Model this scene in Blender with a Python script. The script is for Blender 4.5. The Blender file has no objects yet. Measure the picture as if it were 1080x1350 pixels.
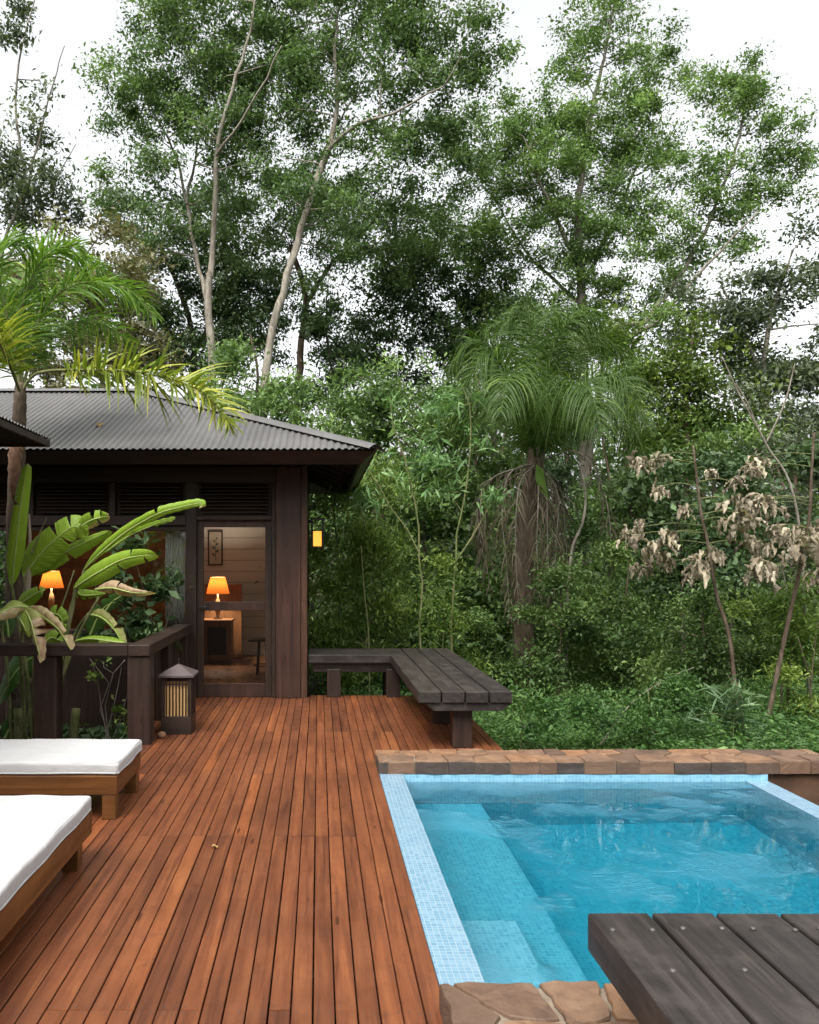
import bpy, bmesh, math, random
import numpy as np
from mathutils import Vector

S = bpy.context.scene
C = S.collection
R = math.radians

# ------------------------------------------------------------------ camera
H, F, VX, VY = 1.6, 1080.0, 420.0, 740.0          # eye height, focal length and vanishing point in photo pixels
cam = bpy.data.objects.new('camera', bpy.data.cameras.new('camera'))
C.objects.link(cam)
cam.location = (0, 0, H)
cam.rotation_euler = (R(90), 0, 0)
cam.data.sensor_fit = 'HORIZONTAL'
cam.data.sensor_width = 24
cam.data.lens = 24
cam.data.shift_x = (540 - VX) / 1080
cam.data.shift_y = (VY - 675) / 1080 * 1.0
cam.data.clip_start = 0.05
cam.data.clip_end = 2000
S.camera = cam

# ------------------------------------------------------------------ sky, sun, exposure
SUN_EL, SUN_AZ = 58, 205            # degrees; azimuth measured clockwise from +Y
w = bpy.data.worlds.new('World'); S.world = w; w.use_nodes = True
nt = w.node_tree; nt.nodes.clear()
sky = nt.nodes.new('ShaderNodeTexSky'); sky.sky_type = 'NISHITA'; sky.sun_disc = False
sky.sun_elevation = R(SUN_EL); sky.sun_rotation = R(SUN_AZ)
sky.air_density = 1.0; sky.dust_density = 6.0; sky.ozone_density = 1.0
hs = nt.nodes.new('ShaderNodeHueSaturation'); hs.inputs['Saturation'].default_value = 0.12
bg = nt.nodes.new('ShaderNodeBackground'); bg.inputs['Strength'].default_value = 0.15
wo = nt.nodes.new('ShaderNodeOutputWorld')
nt.links.new(sky.outputs[0], hs.inputs['Color']); nt.links.new(hs.outputs[0], bg.inputs['Color'])
nt.links.new(bg.outputs[0], wo.inputs['Surface'])
sun = bpy.data.objects.new('sun', bpy.data.lights.new('sun', 'SUN')); C.objects.link(sun)
sun.data.energy = 0.5; sun.data.angle = R(25); sun.data.color = (1.0, 0.95, 0.88)
_d = Vector((math.sin(R(SUN_AZ)) * math.cos(R(SUN_EL)), math.cos(R(SUN_AZ)) * math.cos(R(SUN_EL)), math.sin(R(SUN_EL))))
sun.rotation_euler = _d.to_track_quat('Z', 'Y').to_euler()
S.view_settings.view_transform = 'Standard'; S.view_settings.look = 'None'
S.view_settings.exposure = 1.5; S.view_settings.gamma = 1.0
S.cycles.use_denoising = True
S.cycles.max_bounces = 10; S.cycles.transparent_max_bounces = 12; S.cycles.transmission_bounces = 8
S.cycles.diffuse_bounces = 4; S.cycles.sample_clamp_indirect = 6.0

def P(px, py, Y):
    return np.array(((px - VX) * Y / F, Y, H - (py - VY) * Y / F))
def GX(px, Y): return (px - VX) * Y / F
def GZ(py, Y): return H - (py - VY) * Y / F

# ------------------------------------------------------------------ materials
class N:
    """small node helper"""
    def __init__(s, name):
        s.m = bpy.data.materials.new(name); s.m.use_nodes = True
        s.t = s.m.node_tree; s.t.nodes.clear()
        s.out = s.t.nodes.new('ShaderNodeOutputMaterial')
        s.p = s.t.nodes.new('ShaderNodeBsdfPrincipled')
        s.l(s.p.outputs[0], s.out.inputs['Surface'])
    def n(s, k, **kw):
        x = s.t.nodes.new('ShaderNode' + k)
        for a, b in kw.items(): setattr(x, a, b)
        return x
    def l(s, a, b): s.t.links.new(a, b)
    def coord(s, scale=(1, 1, 1), kind='Object', rot=(0, 0, 0)):
        tc = s.n('TexCoord'); mp = s.n('Mapping'); mp.inputs['Scale'].default_value = scale; mp.inputs['Rotation'].default_value = rot
        s.l(tc.outputs[kind], mp.inputs['Vector']); return mp.outputs[0]
    def noise(s, vec, scale, detail=4, rough=0.6, dist=0.0):
        x = s.n('TexNoise'); x.inputs['Scale'].default_value = scale; x.inputs['Detail'].default_value = detail
        x.inputs['Roughness'].default_value = rough; x.inputs['Distortion'].default_value = dist
        s.l(vec, x.inputs['Vector']); return x.outputs['Fac']
    def ramp(s, fac, stops):
        r = s.n('ValToRGB'); e = r.color_ramp.elements
        e[0].position, e[0].color = stops[0][0], (*stops[0][1], 1)
        e[1].position, e[1].color = stops[-1][0], (*stops[-1][1], 1)
        for p, c in stops[1:-1]:
            q = e.new(p); q.color = (*c, 1)
        s.l(fac, r.inputs['Fac']); return r.outputs['Color']
    def mix(s, fac, a, b, mode='MIX'):
        x = s.n('Mix', data_type='RGBA', blend_type=mode)
        for v, i in ((fac, 0), (a, 6), (b, 7)):
            if isinstance(v, (int, float)): x.inputs[i].default_value = v
            elif isinstance(v, tuple): x.inputs[i].default_value = (*v, 1)
            else: s.l(v, x.inputs[i])
        return x.outputs[2]
    def math(s, op, a, b=0.5, clamp=False):
        x = s.n('Math', operation=op, use_clamp=clamp)
        for v, i in ((a, 0), (b, 1)):
            if isinstance(v, (int, float)): x.inputs[i].default_value = v
            else: s.l(v, x.inputs[i])
        return x.outputs[0]
    def attr(s, name):
        a = s.n('Attribute'); a.attribute_name = name; return a.outputs['Fac']
    def bump(s, h, dist=0.002, strength=1.0, prev=None):
        b = s.n('Bump'); b.inputs['Distance'].default_value = dist; b.inputs['Strength'].default_value = strength
        s.l(h, b.inputs['Height'])
        if prev is not None: s.l(prev, b.inputs['Normal'])
        s.l(b.outputs[0], s.p.inputs['Normal']); return b.outputs[0]
    def col(s, c):
        if isinstance(c, tuple): s.p.inputs['Base Color'].default_value = (*c, 1)
        else: s.l(c, s.p.inputs['Base Color'])
    def rough(s, r):
        if isinstance(r, (int, float)): s.p.inputs['Roughness'].default_value = r
        else: s.l(r, s.p.inputs['Roughness'])
    def spec(s, v): s.p.inputs['Specular IOR Level'].default_value = v

def wood(name, dark, mid, light, axis='Y', rough=0.45, grain=1.0, spec=0.4, wear=None, use_rnd=True):
    m = N(name)
    sc = {'X': (1.2, 22, 22), 'Y': (22, 1.2, 22), 'Z': (22, 22, 1.2)}[axis]
    v = m.coord(sc)
    rnd = m.attr('rnd')
    if use_rnd:                                                       # shift the grain from board to board
        ad = m.n('VectorMath', operation='ADD'); m.l(v, ad.inputs[0])
        cx = m.n('CombineXYZ'); k = m.math('MULTIPLY', rnd, 57.0)
        for i in range(3): m.l(k, cx.inputs[i])
        m.l(cx.outputs[0], ad.inputs[1]); v = ad.outputs[0]
    g = m.noise(v, 1.0 * grain, 6, 0.65, 0.6)
    base = m.ramp(g, [(0.28, dark), (0.5, mid), (0.74, light)])
    big = m.noise(m.coord((1, 1, 1)), 1.3, 3, 0.6)
    base = m.mix(m.math('MULTIPLY', m.math('SUBTRACT', big, 0.42, True), 1.6, True), base, dark)
    if use_rnd:
        tint = m.ramp(rnd, [(0.0, (0.72, 0.70, 0.73)), (0.35, (0.92, 0.91, 0.92)), (0.6, (1.05, 1.02, 1.0)), (0.85, (1.2, 1.16, 1.05)), (1.0, (1.42, 1.34, 1.12))])
        base = m.mix(1.0, base, tint, 'MULTIPLY')
    kn = m.n('TexVoronoi'); kn.inputs['Scale'].default_value = 1.0; m.l(m.coord({'X': (1.6, 9, 9), 'Y': (9, 1.6, 9), 'Z': (9, 9, 1.6)}[axis]), kn.inputs['Vector'])
    kf = m.math('LESS_THAN', kn.outputs['Distance'], 0.085)
    base = m.mix(m.math('MULTIPLY', kf, 0.75), base, tuple(x * 0.55 for x in dark))
    fine = m.noise(m.coord({'X': (3, 160, 160), 'Y': (160, 3, 160), 'Z': (160, 160, 3)}[axis]), 1.0, 3, 0.7)
    base = m.mix(m.math('MULTIPLY', m.math('SUBTRACT', 0.5, fine, True), 1.6, True), base, dark)
    bl = m.noise(m.coord(), 11, 4, 0.65)
    base = m.mix(m.math('MULTIPLY', m.math('SUBTRACT', bl, 0.55, True), 2.2, True), base, dark)
    if wear is not None:
        wn = m.noise(m.coord((3, 3, 3)), 2.2, 5, 0.7)
        base = m.mix(m.math('MULTIPLY', m.math('SUBTRACT', wn, 0.5, True), 3.0, True), base, wear)
    m.col(base)
    rn = m.noise(m.coord((6, 6, 6)), 1.4, 4, 0.6)
    m.rough(m.math('ADD', m.math('MULTIPLY', rn, 0.35), rough - 0.17))
    m.spec(spec); b_ = m.bump(g, 0.0015, 0.5); m.bump(fine, 0.0008, 0.5, b_)
    return m.m

def leaf_mat(name, a, b, c, trans=0.30, rough=0.5, spec=0.28):
    m = N(name)
    rnd = m.attr('rnd')
    colr = m.ramp(rnd, [(0.0, a), (0.5, b), (0.9, c), (1.0, tuple(min(1, x * 1.35) for x in c))])
    m.col(colr); m.rough(rough); m.spec(spec)
    t = m.n('BsdfTranslucent'); ms = m.n('MixShader'); ms.inputs[0].default_value = trans
    m.l(m.mix(1.0, colr, (1.25, 1.35, 0.7), 'MULTIPLY'), t.inputs['Color'])
    m.l(m.p.outputs[0], ms.inputs[1]); m.l(t.outputs[0], ms.inputs[2]); m.l(ms.outputs[0], m.out.inputs['Surface'])
    return m.m

def plain(name, c, rough=0.5, spec=0.4, metal=0.0, var=0.25, vscale=5.0, bumpd=0.0):
    m = N(name)
    n_ = m.noise(m.coord(), vscale, 5, 0.65)
    m.col(m.ramp(n_, [(0.3, tuple(x * (1 - var) for x in c)), (0.7, tuple(min(1, x * (1 + var)) for x in c))]))
    m.rough(rough); m.spec(spec); m.p.inputs['Metallic'].default_value = metal
    if bumpd: m.bump(m.noise(m.coord(), vscale * 6, 5, 0.7), bumpd, 0.8)
    return m.m

def bark_mat(name, a, b, c, sc=(7, 7, 2.5)):
    m = N(name)
    n_ = m.noise(m.coord(sc), 1.2, 6, 0.7, 0.8)
    m.col(m.ramp(n_, [(0.3, a), (0.5, b), (0.68, c)])); m.rough(0.85); m.spec(0.2); m.bump(n_, 0.02, 0.6)
    return m.m

def glow(name, c, s, base=(0.8, 0.5, 0.25)):
    m = N(name); m.col(base); m.rough(0.7)
    m.p.inputs['Emission Color'].default_value = (*c, 1); m.p.inputs['Emission Strength'].default_value = s
    return m.m

M = {}
M['deck'] = wood('deck_wood', (0.058, 0.019, 0.009), (0.152, 0.050, 0.020), (0.225, 0.083, 0.031), 'Y', 0.42, 1.0, 0.40)
M['under'] = plain('under_deck', (0.012, 0.009, 0.007), 0.9)
M['bench'] = wood('dark_stained_wood', (0.008, 0.0068, 0.006), (0.025, 0.020, 0.0178), (0.058, 0.048, 0.042), 'Y', 0.5, 1.8, 0.36, wear=(0.060, 0.050, 0.043))
M['bench_x'] = wood('dark_stained_wood_across', (0.008, 0.0068, 0.006), (0.025, 0.020, 0.0178), (0.058, 0.048, 0.042), 'X', 0.5, 1.8, 0.36, wear=(0.060, 0.050, 0.043))
M['dark_z'] = wood('dark_wood_upright', (0.012, 0.007, 0.005), (0.030, 0.017, 0.012), (0.055, 0.031, 0.022), 'Z', 0.5, 1.0, 0.35)
M['dark_x'] = wood('dark_wood_level', (0.012, 0.007, 0.005), (0.027, 0.016, 0.011), (0.05, 0.029, 0.021), 'X', 0.5, 1.0, 0.35)
M['dark_y'] = wood('dark_wood_deep', (0.012, 0.007, 0.005), (0.030, 0.018, 0.013), (0.055, 0.034, 0.025), 'Y', 0.45, 1.0, 0.4)
M['column'] = wood('column_wood', (0.02, 0.010, 0.007), (0.05, 0.024, 0.016), (0.09, 0.045, 0.03), 'Z', 0.5, 0.8, 0.35)
M['lounger'] = wood('lounger_wood', (0.06, 0.022, 0.006), (0.15, 0.06, 0.016), (0.24, 0.105, 0.03), 'X', 0.4, 0.8, 0.4)
M['lounger_y'] = wood('lounger_wood_long', (0.06, 0.022, 0.006), (0.15, 0.06, 0.016), (0.24, 0.105, 0.03), 'Y', 0.4, 0.8, 0.4)
M['cabinet'] = wood('cabinet_wood', (0.09, 0.04, 0.015), (0.18, 0.085, 0.035), (0.26, 0.13, 0.06), 'Z', 0.45, 0.7)
M['room_floor'] = wood('room_floor_wood', (0.07, 0.03, 0.012), (0.14, 0.06, 0.025), (0.2, 0.09, 0.04), 'Y', 0.3, 0.7)
M['bolt'] = plain('grey_bolt', (0.10, 0.095, 0.09), 0.55, 0.4, 0.5)
M['iron'] = plain('black_iron', (0.008, 0.007, 0.007), 0.5, 0.4)
M['white_wall'] = plain('white_boards', (0.52, 0.50, 0.46), 0.6, 0.3, 0, 0.06, 2)
M['soffit'] = wood('soffit_boards', (0.012, 0.009, 0.009), (0.025, 0.019, 0.018), (0.04, 0.03, 0.028), 'X', 0.6)

def roof_mat():
    m = N('grey_corrugated_metal')
    n_ = m.noise(m.coord((1, 1, 1)), 1.2, 5, 0.65)
    n2 = m.noise(m.coord((14, 0.7, 0.7)), 1.0, 4, 0.6)
    base = m.ramp(n_, [(0.3, (0.088, 0.085, 0.083)), (0.7, (0.138, 0.133, 0.130))])
    base = m.mix(m.math('MULTIPLY', m.math('SUBTRACT', n2, 0.52, True), 2.2, True), base, (0.075, 0.066, 0.062))
    sp = m.noise(m.coord((1, 1, 1)), 26, 3, 0.6)
    base = m.mix(m.math('GREATER_THAN', sp, 0.72), base, (0.3, 0.29, 0.28))
    m.col(base); m.rough(0.5); m.spec(0.5); m.p.inputs['Metallic'].default_value = 0.15
    return m.m
M['roof'] = roof_mat()

def fabric():
    m = N('white_canvas')
    n_ = m.noise(m.coord(), 3.0, 4, 0.6)
    m.col(m.ramp(n_, [(0.3, (0.42, 0.415, 0.41)), (0.7, (0.47, 0.465, 0.46))])); m.rough(0.85); m.spec(0.2)
    b = m.bump(m.noise(m.coord((1.2, 4, 2)), 3.2, 4, 0.55, 0.5), 0.022, 0.55)
    m.bump(m.noise(m.coord(), 420, 2, 0.5), 0.0008, 0.4, b)
    return m.m
M['canvas'] = fabric()

def mosaic(name, c0, c1, c2, stain, grout):
    m = N(name)
    tc = m.n('TexCoord'); ge = m.n('NewGeometry')
    def grid(rx, ry, rz):
        b = m.n('TexBrick'); b.offset = 0.0; b.squash = 1.0
        b.inputs['Scale'].default_value = 1.0; b.inputs['Brick Width'].default_value = 0.026; b.inputs['Row Height'].default_value = 0.026
        b.inputs['Mortar Size'].default_value = 0.0014; b.inputs['Mortar Smooth'].default_value = 0.2
        b.inputs['Color1'].default_value = (0, 0, 0, 1); b.inputs['Color2'].default_value = (1, 1, 1, 1); b.inputs['Mortar'].default_value = (0.5, 0.5, 0.5, 1)
        mp = m.n('Mapping'); mp.inputs['Rotation'].default_value = (rx, ry, rz)
        m.l(tc.outputs['Object'], mp.inputs[0]); m.l(mp.outputs[0], b.inputs['Vector']); return b
    top, fr, sd = grid(0, 0, 0), grid(R(-90), 0, 0), grid(0, R(90), 0)
    sx = m.n('SeparateXYZ'); m.l(ge.outputs['True Normal'], sx.inputs[0])
    ny = m.math('GREATER_THAN', m.math('ABSOLUTE', sx.outputs[1]), 0.7); nx = m.math('GREATER_THAN', m.math('ABSOLUTE', sx.outputs[0]), 0.7)
    c = m.mix(nx, m.mix(ny, top.outputs[0], fr.outputs[0]), sd.outputs[0])
    f = m.mix(nx, m.mix(ny, top.outputs[1], fr.outputs[1]), sd.outputs[1])
    tile = m.ramp(c, [(0.0, c0), (0.5, c1), (1.0, c2)])
    st = m.noise(m.coord(), 2.0, 4, 0.6)
    tile = m.mix(m.math('MULTIPLY', m.math('SUBTRACT', st, 0.5, True), 1.5, True), tile, stain)
    m.col(m.mix(f, tile, grout)); m.rough(m.math('ADD', m.math('MULTIPLY', f, 0.5), 0.22)); m.spec(0.45)
    m.bump(m.math('SUBTRACT', 1.0, f), 0.001, 0.6)
    return m.m
M['mosaic'] = mosaic('pale_blue_mosaic', (0.120, 0.225, 0.315), (0.150, 0.262, 0.345), (0.19, 0.305, 0.38), (0.19, 0.29, 0.34), (0.24, 0.31, 0.36))
M['mosaic_in_bright'] = mosaic('brightened_turquoise_mosaic', (0.16, 0.36, 0.50), (0.20, 0.42, 0.55), (0.245, 0.475, 0.60), (0.25, 0.46, 0.56), (0.30, 0.50, 0.58))  # inside tile: more saturated, and lightened to offset light lost under water

def water():
    m = N('pool_water')
    m.p.inputs['Base Color'].default_value = (1, 1, 1, 1); m.p.inputs['Roughness'].default_value = 0.0
    m.p.inputs['IOR'].default_value = 1.333; m.p.inputs['Transmission Weight'].default_value = 1.0
    n1 = m.noise(m.coord((1, 1.25, 1)), 2.3, 3, 0.5, 0.4)
    n2 = m.noise(m.coord((1, 1.3, 1)), 36.0, 2, 0.5, 0.6)
    pk = m.math('MULTIPLY', m.math('SUBTRACT', m.noise(m.coord(), 1.7, 3, 0.6), 0.50, True), 8.0, True)
    b = m.bump(n1, 0.05, 0.035)
    m.bump(m.math('MULTIPLY', n2, pk), 0.020, 1.0, b)
    v = m.n('VolumeAbsorption'); v.inputs['Color'].default_value = (0.05, 0.79, 0.83, 1); v.inputs['Density'].default_value = 1.1
    m.l(v.outputs[0], m.out.inputs['Volume'])
    return m.m
M['water'] = water()

def stone():
    m = N('rust_flagstone')
    rnd = m.attr('rnd')
    n_ = m.noise(m.coord(), 7, 7, 0.7, 0.6)
    a = m.ramp(n_, [(0.28, (0.075, 0.045, 0.03)), (0.48, (0.165, 0.10, 0.062)), (0.72, (0.25, 0.165, 0.105))])
    t = m.ramp(rnd, [(0.0, (0.42, 0.42, 0.46)), (0.25, (0.75, 0.72, 0.72)), (0.55, (1.0, 0.93, 0.86)), (0.8, (1.12, 1.0, 0.85)), (1.0, (1.2, 0.94, 0.70))])
    a = m.mix(1.0, a, t, 'MULTIPLY')
    n2 = m.noise(m.coord(), 3.0, 5, 0.7)
    a = m.mix(m.math('MULTIPLY', m.math('SUBTRACT', n2, 0.55, True), 4, True), a, (0.175, 0.098, 0.05))
    n3 = m.noise(m.coord(), 30, 5, 0.7)
    m.col(m.mix(m.math('MULTIPLY', m.math('SUBTRACT', n3, 0.58, True), 3, True), a, (0.05, 0.045, 0.04)))
    m.rough(0.62); m.spec(0.4); b = m.bump(n_, 0.02, 0.6); m.bump(n3, 0.006, 0.7, b)
    return m.m
M['stone'] = stone()
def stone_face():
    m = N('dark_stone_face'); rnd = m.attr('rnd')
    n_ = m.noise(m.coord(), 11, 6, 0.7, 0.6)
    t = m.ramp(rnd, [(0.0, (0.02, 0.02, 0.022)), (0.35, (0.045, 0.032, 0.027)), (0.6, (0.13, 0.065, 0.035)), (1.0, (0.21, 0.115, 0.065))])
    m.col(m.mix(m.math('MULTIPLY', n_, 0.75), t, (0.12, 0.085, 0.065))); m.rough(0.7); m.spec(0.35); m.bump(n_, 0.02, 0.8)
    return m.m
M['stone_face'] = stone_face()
M['mortar'] = plain('pale_mortar', (0.19, 0.15, 0.11), 0.9, 0.2, 0, 0.3, 14, 0.004)
M['render'] = plain('brown_plaster', (0.075, 0.042, 0.026), 0.85, 0.2, 0, 0.35, 4, 0.004)

def glass():
    m = N('clear_glass')
    lp = m.n('BsdfTransparent'); gl = m.n('BsdfGlossy'); gl.inputs['Roughness'].default_value = 0.02
    fr = m.n('Fresnel'); fr.inputs['IOR'].default_value = 1.5
    ms = m.n('MixShader'); m.l(m.math('MULTIPLY', fr.outputs[0], 2.0, True), ms.inputs[0])
    lp.inputs['Color'].default_value = (0.95, 0.96, 0.95, 1)
    m.l(lp.outputs[0], ms.inputs[1]); m.l(gl.outputs[0], ms.inputs[2]); m.l(ms.outputs[0], m.out.inputs['Surface'])
    return m.m
M['glass'] = glass()
def screen():
    m = N('insect_screen')
    lp = m.n('BsdfTransparent'); lp.inputs['Color'].default_value = (0.85, 0.83, 0.81, 1)
    df = m.n('BsdfDiffuse'); df.inputs['Color'].default_value = (0.05, 0.04, 0.035, 1)
    ms = m.n('MixShader'); ms.inputs[0].default_value = 0.10
    m.l(lp.outputs[0], ms.inputs[1]); m.l(df.outputs[0], ms.inputs[2]); m.l(ms.outputs[0], m.out.inputs['Surface'])
    return m.m
M['screen'] = screen()
def curtain_mat():
    m = N('sheer_curtain'); m.col((0.88, 0.88, 0.87)); m.rough(0.9)
    t = m.n('BsdfTranslucent'); t.inputs['Color'].default_value = (0.7, 0.7, 0.68, 1)
    ms = m.n('MixShader'); ms.inputs[0].default_value = 0.3
    m.l(m.p.outputs[0], ms.inputs[1]); m.l(t.outputs[0], ms.inputs[2]); m.l(ms.outputs[0], m.out.inputs['Surface'])
    return m.m
M['curtain'] = curtain_mat()
def shade_mat():
    m = N('lit_lamp_shade'); m.col((0.5, 0.3, 0.14)); m.rough(.8)
    m.p.inputs['Emission Color'].default_value = (1.0, .27, .03, 1); m.p.inputs['Emission Strength'].default_value = .20
    t = m.n('BsdfTranslucent'); t.inputs['Color'].default_value = (.045, .011, .0016, 1)
    ms = m.n('MixShader'); ms.inputs[0].default_value = .75
    m.l(m.p.outputs[0], ms.inputs[1]); m.l(t.outputs[0], ms.inputs[2]); m.l(ms.outputs[0], m.out.inputs['Surface'])
    return m.m
M['shade'] = shade_mat()
M['flame'] = glow('lit_lantern_glass', (1.0, 0.36, 0.010), 0.50)
M['parchment'] = glow('lit_bamboo_panel', (1.0, 0.55, 0.2), 0.03, (0.42, 0.26, 0.10))
M['soil'] = plain('leaf_litter', (0.035, 0.03, 0.016), 0.95, 0.1, 0, 0.6, 3, 0.02)

M['lf_tall'] = leaf_mat('tall_tree_leaf', (0.060, 0.108, 0.040), (0.108, 0.180, 0.064), (0.175, 0.260, 0.098))
M['lf_fresh'] = leaf_mat('fresh_tree_leaf', (0.072, 0.128, 0.040), (0.125, 0.205, 0.062), (0.195, 0.290, 0.092))
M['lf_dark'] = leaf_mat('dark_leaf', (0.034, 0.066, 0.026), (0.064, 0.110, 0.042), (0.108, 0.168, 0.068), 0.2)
M['lf_grey'] = leaf_mat('greyish_leaf', (0.045, 0.062, 0.038), (0.08, 0.105, 0.06), (0.14, 0.165, 0.10))
M['lf_dry'] = leaf_mat('dry_pale_leaf', (0.10, 0.085, 0.045), (0.15, 0.145, 0.07), (0.22, 0.21, 0.12))
M['lf_yel'] = leaf_mat('yellow_green_leaf', (0.05, 0.085, 0.016), (0.095, 0.15, 0.026), (0.17, 0.23, 0.045))
M['lf_bam'] = leaf_mat('bamboo_leaf', (0.052, 0.100, 0.015), (0.106, 0.172, 0.028), (0.190, 0.255, 0.056))
M['lf_light'] = leaf_mat('light_lance_leaf', (0.08, 0.16, 0.055), (0.14, 0.25, 0.09), (0.23, 0.35, 0.145))
M['lf_cover'] = leaf_mat('ground_cover_leaf', (0.032, 0.078, 0.020), (0.068, 0.142, 0.034), (0.140, 0.230, 0.070))
M['lf_under'] = leaf_mat('undergrowth_leaf', (0.034, 0.070, 0.018), (0.075, 0.130, 0.034), (0.150, 0.220, 0.066))
M['lf_reed'] = leaf_mat('pale_reed_leaf', (0.045, 0.095, 0.04), (0.09, 0.155, 0.07), (0.17, 0.24, 0.13))
M['lf_palm'] = leaf_mat('palm_leaflet', (0.045, 0.115, 0.014), (0.105, 0.20, 0.026), (0.21, 0.30, 0.046), 0.35)
M['lf_palmy'] = leaf_mat('yellowed_palm_leaflet', (0.065, 0.120, 0.012), (0.19, 0.24, 0.028), (0.42, 0.40, 0.06), 0.3)
M['lf_palmd'] = leaf_mat('deep_palm_leaflet', (0.026, 0.060, 0.010), (0.050, 0.096, 0.015), (0.095, 0.148, 0.026), 0.3)
M['lf_dead'] = leaf_mat('dead_palm_leaflet', (0.045, 0.035, 0.023), (0.095, 0.078, 0.052), (0.19, 0.16, 0.115), 0.15, 0.8, 0.1)
M['lf_crisp'] = leaf_mat('crisp_dead_leaf', (0.14, 0.115, 0.080), (0.29, 0.245, 0.175), (0.50, 0.44, 0.33), 0.15, 0.8, 0.15)
M['bk_pale'] = bark_mat('pale_bark', (0.10, 0.085, 0.065), (0.22, 0.195, 0.155), (0.36, 0.33, 0.275))
M['bk_brown'] = bark_mat('brown_bark', (0.035, 0.025, 0.017), (0.085, 0.062, 0.042), (0.16, 0.125, 0.09))
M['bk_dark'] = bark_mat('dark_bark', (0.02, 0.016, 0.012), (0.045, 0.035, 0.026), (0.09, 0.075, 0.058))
M['bk_grey'] = bark_mat('grey_bark', (0.08, 0.07, 0.055), (0.17, 0.15, 0.12), (0.28, 0.255, 0.21))
M['bk_green'] = bark_mat('green_stem', (0.06, 0.08, 0.025), (0.13, 0.14, 0.055), (0.22, 0.22, 0.10))

# ------------------------------------------------------------------ mesh building
BASE = {}
def prop(o, label=None, cat=None, group=None, kind=None):
    if label: o['label'] = label
    if cat: o['category'] = cat
    if group: o['group'] = group
    if kind: o['kind'] = kind
    return o
def thing(name, loc, label, cat, group=None):
    o = bpy.data.objects.new(name, None); C.objects.link(o); o.empty_display_size = 0.2
    o.location = tuple(loc); BASE[o] = np.array(loc, float)
    return prop(o, label, cat, group)
def link(name, me, mat, parent=None, base=None, bevel=0.0, smooth=False):
    o = bpy.data.objects.new(name, me); C.objects.link(o)
    for mm in (mat if isinstance(mat, (list, tuple)) else [mat]): me.materials.append(mm)
    if parent is not None:
        o.parent = parent; BASE[o] = BASE[parent]
    else:
        o.location = tuple(base) if base is not None else (0, 0, 0); BASE[o] = np.array(o.location)
    if smooth: me.shade_smooth()
    if bevel:
        b = o.modifiers.new('edge', 'BEVEL'); b.width = bevel; b.segments = 2; b.limit_method = 'ANGLE'; b.angle_limit = R(40)
    return o
def mesh_arrays(name, V, Fc, rnd=None, mi=None):
    """V (n,3), Fc (m,k) int with constant k"""
    me = bpy.data.meshes.new(name)
    V = np.ascontiguousarray(V, np.float32); Fc = np.ascontiguousarray(Fc, np.int32)
    m, k = Fc.shape
    me.vertices.add(len(V)); me.vertices.foreach_set('co', V.ravel())
    me.loops.add(m * k); me.loops.foreach_set('vertex_index', Fc.ravel())
    me.polygons.add(m); me.polygons.foreach_set('loop_start', np.arange(m, dtype=np.int32) * k)
    if mi is not None: me.polygons.foreach_set('material_index', np.ascontiguousarray(mi, np.int32))
    me.update(calc_edges=True)
    if rnd is not None:
        a = me.attributes.new('rnd', 'FLOAT', 'FACE'); a.data.foreach_set('value', np.ascontiguousarray(rnd, np.float32))
    return me

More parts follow.
